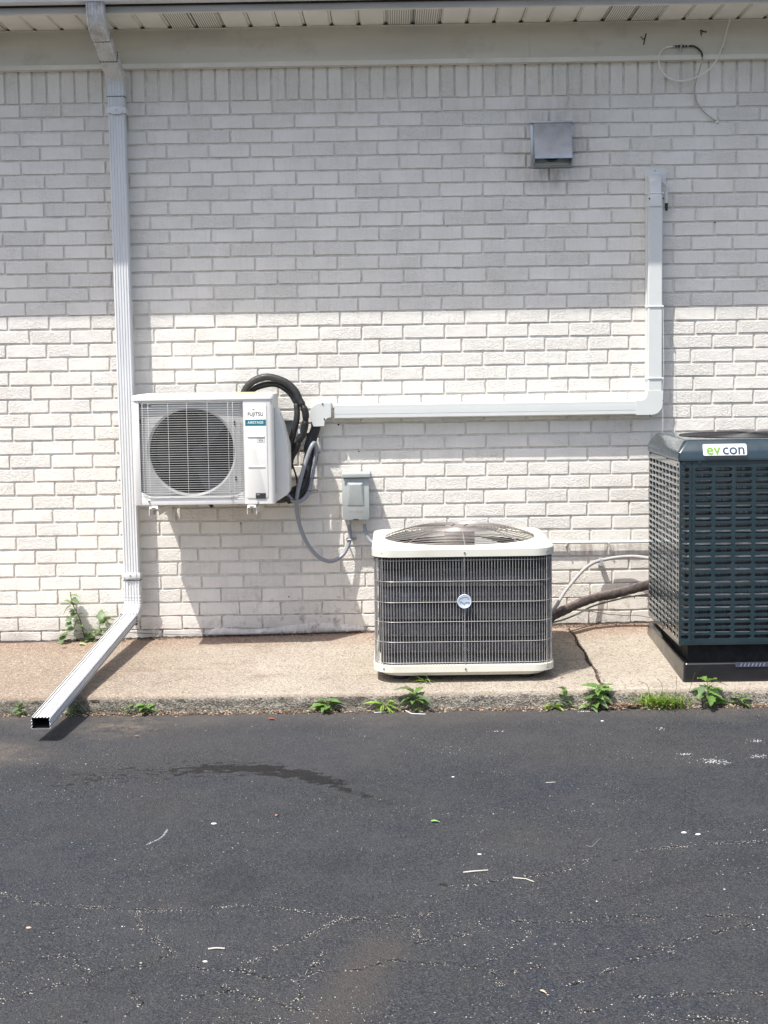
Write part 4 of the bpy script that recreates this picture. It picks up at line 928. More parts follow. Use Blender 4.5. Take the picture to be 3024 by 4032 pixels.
for t0, t1, r_, mt in ((.0, .14, .0045, 'galv'), (.14, .26, .0048, 'coaxblk'), (.30, .42, .0062, 'coaxblk'), (.42, .54, .0078, 'galv'), (.56, .68, .0062, 'coaxblk'), (.74, .86, .0048, 'coaxblk'), (.86, .97, .0045, 'galv'), (.26, .74, .0040, 'galv')):
    mb = MB(); mb.tube([a+d*t0, a+d*t1], r_, 10); mb.build('coupler', M[mt], cx, smooth=40)
c = a+d*.47; mb = MB(); mb.tube([c, c+Vector((0, -.002, -.018))], .0038, 8); mb.tube([c+Vector((0, -.002, -.018)), c+Vector((0, -.002, -.026))], .0052, 8); mb.build('splitter_port', M['galv'], cx, smooth=40)
for x, y in ((1152, 636), (412, 1030), (1085, 1608)):
    p = cz(x, y, -.030 if y < 700 else -.004); mb = MB(); mb.cyl((p.x, p.y-.006, p.z), .004, .008, 'y', 8); mb.build('cable_nail', M['screw'], cx)
p = cz(1075, 1590, -.004); mb = MB(); mb.box(p.x-.010, p.x+.006, -.007, -.0005, p.z-.008, p.z+.006); mb.build('caulk_lump', M['coax'], cx, bevel=.003)
adopt(cx)

# ------------------------------------------------------------------ cream condenser on the slab
pc_ = thing('cream_condenser', 'low cream-topped condenser with a wire guard cage and round badge on the slab', 'air conditioner', (.283, -.695, 0))
PX, PY, HW = .283, -.695, .386
def rsq(h, r_, z, n=24, cx=PX, cy=PY):
    out = []
    for q, (sx, sy) in enumerate(((1, 1), (-1, 1), (-1, -1), (1, -1))):
        for i in range(n):
            t = math.pi/2*(q+(i+.5)/n); out.append((cx+sx*(h-r_)+r_*math.cos(t), cy+sy*(h-r_)+r_*math.sin(t), z))
    return out
def circ(r_, z, n=96, cx=PX, cy=PY): return [(cx+r_*math.cos(2*math.pi*(i+.5)/n), cy+r_*math.sin(2*math.pi*(i+.5)/n), z) for i in range(n)]
CRN = .095
mb = MB(); mb.loops([rsq(HW+.001, CRN, .046), rsq(HW+.001, CRN, .074), rsq(HW-.010, CRN-.01, .078), rsq(HW-.02, CRN-.02, .070)], cap=(True, True)); mb.build('base_rim', M['cream'], pc_, smooth=35)
mb = MB(); mb.loops([rsq(HW-.035, CRN, .026), rsq(HW-.028, CRN, .0455)]); mb.build('base_pan', M['cream'], pc_, smooth=35)
for sx in (-1, 1):
    for sy in (-1, 1):
        mb = MB(); mb.cyl((PX+sx*.27, PY+sy*.27, slabz(PX+sx*.27, PY+sy*.27)-.001), .035, .028-slabz(PX+sx*.27, PY+sy*.27), 'z', 16); mb.build('foot', M['blk'], pc_)
# coil with sagging dark tube bands
mb = MB(); mb.loops([rsq(HW-.030, CRN-.02, .078), rsq(HW-.030, CRN-.02, .478), rsq(HW-.050, CRN-.03, .480), rsq(HW-.052, CRN-.03, .085)], cap=(False, False)); mb.build('coil', M['coil'], pc_, smooth=40)
for z in (.128, .200, .274, .345, .415):
    mb = MB(); mb.tube([(x, y, z+.006*math.sin(8*x)+.012*((x-PX)/.35)**2*0) for x, y, _ in rsq(HW-.0285, CRN-.02, z)], .0085, 5, closed=True); mb.build('coil_tube', M['dark'], pc_, smooth=60)
mb = MB(); mb.loops([rsq(HW-.014, CRN-.01, .5405), rsq(HW-.014, CRN-.01, .530), circ(.325, .530), circ(.325, .5405)], cap=(False, False)); mb.build('top_ledge', M['dark'], pc_)
mb = MB(); mb.loops([rsq(HW-.022, CRN-.01, .530), rsq(HW-.022, CRN-.01, .486)], cap=(False, False)); mb.build('upper_baffle', M['dark'], pc_)
# guard cage
mb = MB(); zb0, zb1 = .074, .534
per = rsq(HW-.006, CRN-.003, 0, 40)
acc = 0; step = .0126; last = None; posn = []
for i in range(len(per)+1):
    p = Vector(per[i % len(per)])
    if last is not None:
        seg = (p-last).length; s0 = acc
        while s0+seg >= step and seg > 0:
            f_ = (step-s0)/seg; last = last.lerp(p, f_); seg = (p-last).length; s0 = 0; posn.append(last.copy())
        acc = s0+seg
    last = p
for p in posn:
    jx = R.uniform(-.0006, .0006)
    mb.tube([(p.x+jx, p.y, zb0), (p.x+jx*.3, p.y, .3), (p.x, p.y, zb1-R.uniform(0, .003))], .00125, 4)
mb.build('guard_wires', M['greywire'], pc_, smooth=80)
for z in (.086, .176, .262, .346, .435, .524):
    mb = MB(); mb.tube([(x, y, z) for x, y, _ in rsq(HW-.0038, CRN, z, 16)], .00105, 5, closed=True); mb.build('guard_ring', M['greywire'], pc_, smooth=70)
def onper(x): return PY-HW+.003
for x in (PX-.345, PX+.002, PX+.352):
    yy = PY-HW+.003 if abs(x-PX) < .3 else PY-HW+.020
    mb = MB(); mb.tube([(x, yy-.001, .070), (x, yy-.001, .552)], .0016, 6); mb.build('guard_rod', M['greywire'], pc_, smooth=60)
    for z in (.060, .556):
        q = MB(); q.cyl((x+.002, yy-.009, z), .0042, .006, 'y', 8); q.build('screw', M['screw'], pc_)
# cap
mb = MB(); mb.loops([rsq(HW-.006, CRN, .537), rsq(HW+.003, CRN, .540), rsq(HW+.003, CRN, .570), rsq(HW+.0005, CRN, .5755), rsq(HW-.006, CRN-.005, .578), rsq(HW-.035, CRN-.01, .5805), circ(.338, .583), circ(.334, .581), circ(.334, .545)], cap=(False, False))
mb.build('top_cap', M['cream'], pc_, smooth=24)
# fan guard dome
def domez(r_): 
    return .585+.038*min(1, max(0, (.332-r_)/.13))**.8+.006*(1-r_/.33)
ring = MB(); nr = 19
for i in range(nr):
    r_ = .330-(.330-.062)*i/(nr-1); ring.tube([(PX+r_*math.cos(a), PY+r_*math.sin(a), domez(r_)) for a in [2*math.pi*k/64 for k in range(64)]], .0016, 4, closed=True)
ring.build('fan_guard_rings', M['capwire'], pc_, smooth=80)
for k in range(8):
    a = 2*math.pi*(k+.03)/8; mb = MB(); pts = [(PX+r_*math.cos(a), PY+r_*math.sin(a), domez(r_)-.0026) for r_ in (.338, .330, .30, .27, .235, .20, .15, .10, .06)]
    mb.tube(pts, .0025, 6); mb.build('guard_spoke', M['capwire'], pc_, smooth=60)
mb = MB(); mb.loops([circ(.066, .6265, 32), circ(.066, .6295, 32), circ(.050, .6315, 32), circ(.012, .6320, 32)]); hb = mb.build('hub_plate', M['capwire'], pc_, smooth=40)
for a in (.6, 2.2, 3.7, 5.3):
    q = MB(); q.cyl((PX+.04*math.cos(a), PY+.04*math.sin(a), .631), .006, .003, 'z', 8); q.build('nut', M['ink'], hb)
mb = MB(); mb.cyl((PX, PY, .49), .068, .128, 'z', 28); mb.build('fan_motor', M['blk'], pc_, smooth=40)
for k in range(3):
    mb = MB(); L = []
    for i in range(6):
        rr = .05+.26*i/5; a0 = k*2.094+.5; wd = .75
        L.append([(PX+rr*math.cos(a0+wd*t), PY+rr*math.sin(a0+wd*t), .50+.045*t) for t in [j/5 for j in range(6)]])
    mb.loops(L, closed=False, cap=(False, False)); mb.build('fan_blade', M['galvdull'], pc_, smooth=60)
mb = MB(); mb.cyl((PX, PY, .082), .30, .004, 'z', 40); mb.build('inner_floor', M['dark'], pc_)
mb = MB(); by = PY-HW-.0025; bz = A(1829, 2369, -1.09).z; bxx = A(1829, 2369, -1.09).x
mb.loops([[(bxx+r_*math.cos(a), y_, bz+r_*math.sin(a)) for a in [2*math.pi*k/36 for k in range(36)]] for r_, y_ in ((.0305, by+.003), (.0305, by-.003), (.0285, by-.0055), (.026, by-.0045), (.0, by-.0042))]); bd = mb.build('badge', M['badge'], pc_, smooth=30)
text_mesh('Payne', .0185, M['badgetxt'], 'badge_lettering', bd, (bxx+.001, by-.0055, bz-.003), extrude=.0006, sx=.95, rot=(math.pi/2, .06, 0))
mb = MB(); mb.tube([(bxx+.024*math.cos(a), by-.0055, bz+.024*math.sin(a)*.9) for a in [math.radians(v) for v in range(200, 20, -15)]]+[(bxx+.012, by-.0055, bz+.013)], .0009, 4); mb.build('badge_swoosh', M['badgetxt'], bd)
adopt(pc_)

# ------------------------------------------------------------------ teal condenser on its black pad
ev = thing('teal_condenser', 'tall dark teal condenser with slotted metal panels and a white evcon badge', 'air conditioner', (1.55, -.74, .08))
EX0, EX1, EY0, EY1 = 1.186, 1.926, -1.100, -.360
def slots(u0, pitch, cols, sw, rows, z0, rp, sh, margin_l, margin_r, mt, mbm, thick=.0012):
    """panel in (u, z): returns verts, faces with stadium holes; u from 0"""
    V = []; Fc = []
    def addv(u, z): V.append((u, z)); return len(V)-1
    holes = []
    for r_ in range(rows):
        for c in range(cols):
            ca = u0+c*pitch; cb = ca+pitch; za = z0+r_*rp; zb_ = za+rp; cxm = .5*(ca+cb); czm = .5*(za+zb_)
            rr = sh/2; hw = sw/2-rr; inner = []
            for s_, a0 in ((1, -90), (-1, 90)):
                for k in range(5):
                    a = math.radians(a0+180*k/4); inner.append((cxm+s_*hw+rr*math.cos(a), czm+rr*math.sin(a)))
            # outer ring: project inner directions on the cell rectangle
            outer = [(cb, za), (cb, za+.25*rp), (cb, czm), (cb, zb_-.25*rp), (cb, zb_), (ca, zb_), (ca, zb_-.25*rp), (ca, czm), (ca, za+.25*rp), (ca, za)]
            io = [addv(*p) for p in inner]; oo = [addv(*p) for p in outer]
            for k in range(10):
                j = (k+1) % 10; Fc.append((oo[k], oo[j], io[j], io[k]))
            holes.append(io)
    ua, ub = u0, u0+cols*pitch; zz0, zz1 = z0, z0+rows*rp
    for q in (((ua-margin_l, zz0-mbm), (ub+margin_r, zz0-mbm), (ub+margin_r, zz0), (ua-margin_l, zz0)), ((ua-margin_l, zz1), (ub+margin_r, zz1), (ub+margin_r, zz1+mt), (ua-margin_l, zz1+mt)), ((ua-margin_l, zz0), (ua, zz0), (ua, zz1), (ua-margin_l, zz1)), ((ub, zz0), (ub+margin_r, zz0), (ub+margin_r, zz1), (ub, zz1))):
        Fc.append(tuple(addv(*p) for p in q))
    return V, Fc, holes
def panel(name, args, mapf, parent, inward, thick=.0016, lip=.004):
    V, Fc, holes = slots(*args); mb = MB()
    mb.v = [mapf(u, z, 0) for u, z in V]; mb.f = [f_ for f_ in Fc]; mb.m = [0]*len(Fc)
    for io in holes:   # pressed-in lip round each slot
        b = len(mb.v); n = len(io); us = [V[i] for i in io]; cu = sum(p[0] for p in us)/n; czz = sum(p[1] for p in us)/n
        for (u, z) in us: mb.v.append(mapf(cu+(u-cu)*.975, czz+(z-czz)*.90, lip))
        for k in range(n): mb.face((io[k], io[(k+1) % n], b+(k+1) % n, b+k))
    o = mb.build(name, M['evteal'], parent); return o
RP = .0262; ROWS = 28; ZB = .187-.0131
front = lambda u, z, d: (u, EY0+d, z)
side = lambda u, z, d: (EX0+d, u, z)
panel('front_louver_panel', (1.2455, .0838, 8, .072, ROWS, ZB, RP, .0165, .005, .003, .020, .012), front, ev, 1)
panel('side_louver_panel', (EY0+.060, .0838, 8, .072, ROWS, ZB, RP, .0165, .005, .003, .020, .012), side, ev, 1)
# corner post with short slots on both faces
panel('corner_post', (1.190, .0435, 1, .036, ROWS, ZB, RP, .0175, .004, .0035, .020, .012), front, ev, 1)
panel('corner_post', (EY0+.004, .0480, 1, .038, ROWS, ZB, RP, .0175, .004, .0035, .020, .012), side, ev, 1)
mb = MB(); mb.box(1.2378, 1.2400, EY0+.0002, EY0+.006, .16, .925); mb.build('panel_gap', M['dark'], ev)
mb = MB(); mb.box(EX0+.012, EX1, EY0+.006, EY0+.010, .918, .945); mb.box(EX1-.004, EX1, EY0, EY1, .16, .94); mb.build('back_panel', M['evteal'], ev)
mb = MB(); mb.box(EX0-.0005, EX1, EY1-.003, EY1, .16, .94); mb.build('back_panel', M['evteal'], ev)
# screws
for x, z, y in ((1.203, .921, EY0), (1.268, .926, EY0), (1.207, .160, EY0), (1.262, .158, EY0), (1.2515, .200, EY0), (1.2475, .515, EY0)):
    mb = MB(); mb.cyl((x, y-.005, z), .0058, .006, 'y', 6); mb.build('screw', M['evteal'], ev)
for y, z in ((-1.06, .915), (-.82, .927), (-.40, .925), (-.74, .163)):
    mb = MB(); mb.cyl((EX0-.004, y, z), .005, .005, 'x', 6); mb.build('screw', M['evteal'], ev)
# coil inside
mb = MB(); c_ = .055
mb.loops([[(EX0+.035, EY0+c_, z), (EX0+c_, EY0+.035, z), (EX1-.03, EY0+.035, z), (EX1-.03, EY1-.03, z), (EX0+.035, EY1-.03, z)] for z in (.175, .900)], cap=(True, True)); mb.build('coil', M['coil2'], ev)
for k in range(13):
    z = .20+.054*k; mb = MB(); mb.tube([(EX0+.030, EY1-.06, z), (EX0+.030, EY0+.052, z), (EX0+.036, EY0+.036, z), (EX0+.052, EY0+.030, z), (EX1-.06, EY0+.030, z)], .0045, 6); mb.build('coil_tube', M['galvdull'], ev, smooth=60)
mb = MB(); mb.loops([[(x, y, z) for x, y in ((EX0+a, EY0+a), (EX1-a, EY0+a), (EX1-a, EY1-a), (EX0+a, EY1-a))] for a, z in ((.004, .150), (.0005, .153), (.0005, .172), (.006, .173))]); mb.build('base_pan', M['evteal'], ev, bevel=.002)
for sx in (EX0+.22, EX1-.22):
    for sy in (EY0+.24, EY1-.2):
        mb = MB(); mb.cyl((sx, sy, .050), .035, .1005, 'z', 12); mb.build('foot', M['dark'], ev)
mb = MB(); mb.box(EX0+.05, EX1-.05, EY0+.06, EY1-.05, .0655, .1495); mb.build('shade_fill', M['dark'], ev)  # black box added to stand for the shade between condenser and pad
# cap
ex, ey = .5*(EX0+EX1), .5*(EY0+EY1); EH = .5*(EX1-EX0)
def ersq(h, r_, z, n=12): return rsq(h, r_, z, n, ex, ey)
def ecirc(r_, z, n=48): return circ(r_, z, n, ex, ey)
mb = MB(); mb.loops([ersq(EH+.001, .008, .935), ersq(EH+.006, .010, .932), ersq(EH+.006, .010, .966), ersq(EH+.002, .014, .975), ersq(EH-.022, .022, 1.013), ersq(EH-.030, .026, 1.018), ersq(EH-.045, .03, 1.0195), ecirc(.300, 1.0195), ecirc(.298, 1.014), ecirc(.298, .98)], cap=(False, False)); mb.build('top_cap', M['evteal'], ev, smooth=28)
mb = MB()
for i in range(22):
    r_ = .296-.0115*i; mb.tube([(ex+r_*math.cos(a), ey+r_*math.sin(a), 1.021+.006*(1-(r_/.3)**2)) for a in [2*math.pi*k/56 for k in range(56)]], .0017, 4, closed=True)
mb.build('fan_guard_rings', M['blk'], ev, smooth=80)
for k in range(6):
    a = 2*math.pi*k/6+.2; mb = MB(); mb.tube([(ex+r_*math.cos(a), ey+r_*math.sin(a), 1.018+.006*(1-(r_/.3)**2)) for r_ in (.30, .2, .1, .04)], .003, 5); mb.build('guard_spoke', M['blk'], ev)
mb = MB(); mb.cyl((ex, ey, .96), .297, .003, 'z', 40); mb.build('fan_cavity', M['dark'], ev)
# badge
b0, b1 = A(2766, 1794, EY0-.012), A(2939, 1742, EY0-.004)
yb_, yt_ = EY0-.0095, EY0+.004
bxa, bxb, bza, bzb = A(2767, 1770, -1.10).x, A(2939, 1770, -1.10).x, .953, 1.000
def byz(z): return EY0-.0105+(z-.966)*.52 if z > .966 else EY0-.0105
poly = []
for cxx, czz, a in ((bxb-.006, bzb-.006, 0), (bxa+.006, bzb-.006, 90), (bxa+.006, bza+.006, 180), (bxb-.006, bza+.006, 270)): poly += arc(cxx, czz, .006, a, a+90, 3)
tl_ = .36
def bpt(x, z, d): return (x, EY0-.0155+(z-bza)*tl_-d, z)
mb = MB(); mb.loops([[bpt(x, z, -.004) for x, z in poly], [bpt(x, z, 0) for x, z in poly]]); bg_ = mb.build('badge', M['white'], ev, bevel=.0008)
ang = math.atan(tl_)
zc_ = .5*(bza+bzb); xc_ = .5*(bxa+bxb)-.002
text_mesh('ev', .064, M['green_txt'], 'badge_lettering', bg_, (bxa+.013, EY0-.0155+(zc_-bza)*tl_-.0006, zc_-.000), rot=(math.pi/2-ang, 0, 0), extrude=.0004, align='LEFT', sx=1.0, bold=.0012)
text_mesh('con', .064, M['navy_txt'], 'badge_lettering', bg_, (bxa+.013+.0665, EY0-.0155+(zc_-bza)*tl_-.0006, zc_-.000), rot=(math.pi/2-ang, 0, 0), extrude=.0004, align='LEFT', sx=1.0, bold=.0009)
adopt(ev)
pad = thing('equipment_pad', 'black plastic equipment pad with a raised lip under the teal condenser', 'pad', (1.6, -.68, 0))
PXa, PXb, PYa, PYb = 1.2015, 2.03, -1.128, -.225
def pr_(i, z0_, z1_, rr):
    out = []
    for cxx, cyy, a in ((PXb-i-rr, PYb-i-rr, 0), (PXa+i+rr, PYb-i-rr, 90), (PXa+i+rr, PYa+i+rr, 180), (PXb-i-rr, PYa+i+rr, 270)):
        for x, y in arc(cxx, cyy, rr, a, a+90, 4):
            t = (y-PYa)/(PYb-PYa); out.append((x, y, z0_+(z1_-z0_)*t))
    return out
mb = MB(); mb.loops([pr_(0, -.002, .044, .012), pr_(.003, .074, .093, .014), pr_(.006, .0785, .0975, .014), pr_(.020, .0795, .0985, .012), pr_(.026, .074, .093, .012), pr_(.034, .050, .062, .01)], cap=(True, True)); mb.build('shell', M['pad'], pad, smooth=30)
p0, p1 = A(2897, 2609, PYa), A(3018, 2625, PYa)
mb = MB(); mb.box(p0.x, 1.60, PYa-.0015, PYa+.004, p1.z, p0.z); sk = mb.build('sticker', M['padsticker'], pad)
for k in range(7):
    mb = MB(); x = p0.x+.018+k*.016; mb.prism([(x, p1.z+.003), (x+.0035, p1.z+.003), (x+.009, p0.z-.003), (x+.0055, p0.z-.003)], PYa-.0022, PYa-.0016, 'y'); mb.build('sticker_print', M['conduit'], sk)
adopt(pad)

# ------------------------------------------------------------------ plants
def leaf_mesh(name, L, W, teeth, mat, fold=.35, droop=.35, seed=0, tip=.35):
    rr = random.Random(seed); K = 8 if teeth else 6; V = []; Fc = []
    for i in range(K+1):
        t = i/K; w_ = W*(math.sin(math.pi*min(1, t**(.55+tip*.5)))**.8)*(1-.12*t)
        if teeth and 0 < i < K: w_ *= (1.12 if i % 2 else .80)*(1+rr.uniform(-.08, .08))
        if i == K: w_ = 0.0006
        if i == 0: w_ = .0012
        zc = -droop*L*t*t
        V += [(L*t, -w_, zc+fold*w_), (L*t, 0, zc), (L*t, w_, zc+fold*w_*(1+rr.uniform(-.3, .3)))]
    for i in range(K):
        a = i*3; Fc += [(a, a+3, a+4, a+1), (a+1, a+4, a+5, a+2)]
    me = bpy.data.meshes.new(name); me.from_pydata(V, [], Fc); me.materials.append(mat)
    me.polygons.foreach_set('use_smooth', [True]*len(Fc)); return me
LM = {}
for k in range(4):
    LM['round', k] = leaf_mesh('leaf', .05, .021, 1, M['leafpale'], .25, .25+.1*k, k, .0)
    LM['point', k] = leaf_mesh('leaf', .05, .013, 1, M['leaf'], .45, .15+.15*k, 10+k, .5)
    if k == 3: LM['point', 3].materials[0] = M['leafpale']
    LM['slim', k] = leaf_mesh('leaf', .05, .0055, 0, M['grass'], .5, .2+.2*k, 20+k, .4)
def put_leaf(kind, parent, p, az, el, size, roll=0.):
    o = bpy.data.objects.new('leaf', LM[kind, R.randrange(4)]); COL.objects.link(o); o.parent = parent
    o.matrix_world = Matrix.Translation(Vector(p)) @ Matrix.Rotation(az, 4, 'Z') @ Matrix.Rotation(-el, 4, 'Y') @ Matrix.Rotation(roll, 4, 'X') @ Matrix.Scale(size/.05, 4)
    return o
def weed(label, base, h, n, kind, size, lean=(0, 0), stem='stemg', spread=.35, name='weed', group=None):
    t = thing(name, label, 'weed', base, group)
    base = Vector(base); topp = base+Vector((lean[0], lean[1], h))
    if h > .02:
        mid = base.lerp(topp, .5)+Vector((R.uniform(-.006, .006), R.uniform(-.004, .004), 0))
        mb = MB(); mb.tube(spline([base-Vector((0, 0, .004)), mid, topp], 5), .0016+.006*h, 6, rf=lambda q: 1-.5*q); mb.build('stem', M[stem], t, smooth=60)
    for i in range(3):
        az = R.uniform(0, 6.28); b0 = base+Vector((R.uniform(-.03, .03), R.uniform(-.01, .01), 0)); Ls = R.uniform(.03, .075)
        mb = MB(); mb.tube(spline([b0, b0+Vector((math.cos(az)*Ls*.4, math.sin(az)*Ls*.3, Ls*.5)), b0+Vector((math.cos(az)*Ls, math.sin(az)*Ls*.5, Ls*R.uniform(.1, .9)))], 4), .0007, 4); mb.build('dead_stem', M['twig'] if i else M['stem'], t)
    n = int(n*1.5)
    for i in range(n):
        q = (i+.6)/n; p = base.lerp(topp, q if h > .02 else .3)
        az = i*2.4+R.uniform(-.5, .5); el = R.uniform(.05, .75)+(.3 if q > .8 else 0)
        pet = R.uniform(0, spread)*size
        d = Vector((math.cos(az)*math.cos(el), math.sin(az)*math.cos(el), math.sin(el)))
        if pet > .004:
            mb = MB(); mb.tube([p, p+d*pet], .0009, 4); mb.build('petiole', M['stemg'], t)
        put_leaf(kind, t, p+d*pet, az, el*.6, size*1.25*R.uniform(.6, 1.1), R.uniform(-.5, .5))
    adopt_all(t); return t
def adopt_all(t):
    for c in t.children:
        if c.data is None: continue
        m = c.matrix_world.copy() if c.name.startswith('leaf') else None
        c.matrix_parent_inverse = Matrix.Translation(t.location).inverted()
KB = -1.266
def kb(px, Y=KB): p = A(px, 2790, Y); return (p.x, Y, -.075)
# tall sow thistle by the wall
tb = (A(332, 2530, -.03).x, -.03, slabz(-1.5, -.03))
th = thing('tall_weed', 'tall leggy weed with a yellow bud growing at the wall left of the downspout', 'weed', tb)
sp = [A(x, y, Y) for x, y, Y in ((337, 2533, -.025), (328, 2490, -.03), (315, 2440, -.04), (300, 2405, -.04), (284, 2375, -.045), (279, 2345, -.045), (278, 2332, -.045))]
mb = MB(); mb.tube(spline(sp, 6), .0036, 8, rf=lambda q: 1-.55*q); mb.build('stem', M['stem'], th, smooth=60)
for x, y, az, el, sz, kd in ((278, 2345, 0, .15, .040, 'point'), (279, 2368, .1, .1, .024, 'point'), (276, 2372, 3.0, .6, .03, 'point'), (282, 2385, 3.4, -.3, .046, 'point'), (279, 2350, 1.9, .9, .018, 'point'), (296, 2408, 2.9, .3, .034, 'round'), (305, 2425, .3, .7, .034, 'round'), (300, 2415, 3.7, -.5, .044, 'round'), (312, 2440, 3.3, -.7, .05, 'round'),
                             (316, 2452, -1.8, .0, .028, 'round'), (322, 2470, -1.3, .3, .026, 'round'), (335, 2520, -1.2, .2, .034, 'round'), (331, 2500, 3.1, .35, .030, 'point'), (334, 2528, -2.2, .05, .05, 'round'), (338, 2525, .2, .25, .06, 'round'), (334, 2515, .6, .55, .055, 'round')):
    put_leaf(kd, th, A(x, y, -.035), az, el, sz*1.15, R.uniform(-.6, .6))
for (x0, y0), (x1, y1), lv in (((333, 2527), (262, 2500), ((268, 2498, 3.4, -.1, .062), (262, 2502, 2.5, .2, .055), (258, 2505, 4.2, -.3, .058), (280, 2490, 1.9, .8, .05), (270, 2470, 1.6, 1.1, .045), (272, 2450, 2.0, .9, .042))),
                               ((338, 2525), (390, 2480), ((385, 2484, .6, .5, .06), (375, 2488, -.6, .3, .05), (392, 2465, .9, .8, .062), (400, 2450, .3, .6, .06), (412, 2440, -.3, .3, .062), (398, 2440, 1.7, 1.1, .06), (430, 2460, -.5, .2, .06), (405, 2480, -.9, .0, .055), (372, 2500, .2, .1, .045)))):
    a, b = A(x0, y0, -.03), A(x1, y1, -.06); mb = MB(); mb.tube(spline([a, a.lerp(b, .5)+Vector((0, -.01, .01)), b], 5), .0016, 6); mb.build('petiole', M['stemg'], th, smooth=60)
    for x, y, az, el, sz in lv: put_leaf('round', th, A(x, y, -.06), az, el, sz, R.uniform(-.5, .5))
for i in range(16):
    q = i/15; x, y = (334-56*q+R.uniform(-10, 10), 2510-150*q) if i % 2 else (400+R.uniform(-45, 30), 2465+R.uniform(-30, 45))
    put_leaf(R.choice(('round', 'point')), th, A(x, y, -.04), R.uniform(0, 6.28), R.uniform(-.4, .8), R.uniform(.03, .05), R.uniform(-.8, .8))
p = A(274, 2334, -.045); mb = MB(); mb.tube([p, p+Vector((0, 0, .008))], .0035, 7); mb.build('bud', M['yellow'], th, smooth=60)
adopt_all(th)
weed('small rosette weed at the kerb, first to the left of the cream condenser', kb(1290), .045, 15, 'point', .048)
weed('pale sprawling weed at the kerb below the left corner of the cream condenser', kb(1515), .03, 13, 'slim', .055)
weed('dark leafy weed at the kerb below the cream condenser with a dry leaf beneath', kb(1632), .075, 12, 'point', .055)
weed('low light green weed with two upright blades at the kerb right of the cream condenser', kb(2180), .02, 16, 'slim', .048)
weed('upright narrow weed at the kerb beside a low light green one', kb(2225), .075, 9, 'point', .040)
weed('bushy weed with toothed leaves at the kerb where the slab joint ends', kb(2335), .085, 20, 'point', .055, lean=(.03, 0))
weed('sapling with large pointed leaves at the kerb before the corner of the black pad', kb(2785), .105, 11, 'point', .068)
weed('stubby little weed at the kerb before the black pad, farthest right', kb(2915), .040, 9, 'point', .040)
weed('small bright weed at the kerb to the right of the downspout mouth', kb(575), .035, 9, 'point', .036)
weed('thin sprig at the kerb left of the downspout mouth', kb(90), .045, 8, 'point', .026, lean=(-.02, 0))
weed('faint sprig at the kerb just left of the small bright weed', kb(505), .03, 6, 'point', .024)
weed('tuft of weed in shade under the leader of the downspout at the kerb', kb(290), .03, 9, 'point', .035)
g0 = G(1690, 2690, 0); weed('wilted weed lying in front of the cream condenser on the slab', (g0.x-.02, g0.y+.02, slabz(.2, -1.1)), .02, 7, 'slim', .045)
# grass tuft
gt = thing('grass_tuft', 'bright green grass tuft at the kerb left of the black pad corner', 'grass', kb(2610))
mb = MB()
for i in range(300):
    bx_, by_, bz_ = kb(2600); bx_ += R.gauss(0, .047); by_ += R.uniform(-.03, .012); Lg = R.uniform(.04, .115); az = R.uniform(0, 6.28); ln = R.uniform(.35, 1.35); w_ = R.uniform(.0022, .0042)
    s_ = Vector((-math.sin(az), math.cos(az), 0)); d = Vector((math.cos(az), math.sin(az), 0)); p = Vector((bx_, by_, bz_)); L = []
    for k in range(6):
        t = k/5; q = p+d*Lg*ln*t*t+Vector((0, 0, Lg*t*(1-.45*ln*t))); ww = w_*(1-t*.95); L.append([q-s_*ww, q, q+s_*ww])
    mb.loops(L, closed=False, cap=(False, False))
o = mb.build('grass_blades', M['grass'], gt, smooth=80, loc=1); o['kind'] = 'stuff'
for i in range(4):
    bx_, by_, bz_ = kb(2560+i*45); mb = MB(); mb.tube(spline([(bx_, by_, bz_), (bx_-.01+.012*i, by_, bz_+.09), (bx_-.05+.03*i, by_-.01, bz_+.115+.01*i)], 5), .0008, 4); mb.build('seed_stalk', M['stem'], gt)
adopt_all(gt)
ds_ = thing('dry_stalk', 'dry pale grass stalk leaning on the wall just right of the downspout', 'dead plant', A(612, 2508, -.02))
for pts in (((612, 2508), (598, 2475), (586, 2434)), ((612, 2508), (604, 2490), (611, 2470)), ((614, 2508), (625, 2500), (630, 2487))):
    mb = MB(); mb.tube(spline([A(x, y, -.02-.01*i) for i, (x, y) in enumerate(pts)], 4), .0016, 5); mb.build('stalk', M['twig'], ds_)
adopt_all(ds_)

# ------------------------------------------------------------------ litter, grit and cracks
def bits(name, items, mat):
    """items: (pos, size, flat, tint) -> one joined mesh of little chips"""
    V = []; Fc = []; T = []
    for p, s_, fl_, tint in items:
        b = len(V); a0 = R.uniform(0, 6.28); n = R.choice((4, 5)); ax = R.uniform(.5, 1)
        for k in range(n):
            a = a0+2*math.pi*k/n; rr = s_*R.uniform(.7, 1.15); V.append((p[0]+rr*math.cos(a), p[1]+rr*math.sin(a)*ax, p[2]+R.uniform(0, fl_)))
        V.append((p[0], p[1], p[2]+fl_*1.5+.0004)); 
        for k in range(n): Fc.append((b+k, b+(k+1) % n, b+n)); T += list(tint)+[1.]
    me = bpy.data.meshes.new(name); me.from_pydata(V, [], Fc); me.materials.append(mat)
    at = me.attributes.new('tint', 'FLOAT_COLOR', 'FACE'); at.data.foreach_set('color', T)
    o = bpy.data.objects.new(name, me); COL.objects.link(o); o['kind'] = 'stuff'; return o
BR = [(.12, .08, .05), (.20, .14, .09), (.07, .045, .03), (.30, .23, .16), (.16, .08, .05), (.36, .31, .24), (.10, .07, .05)]
it = []
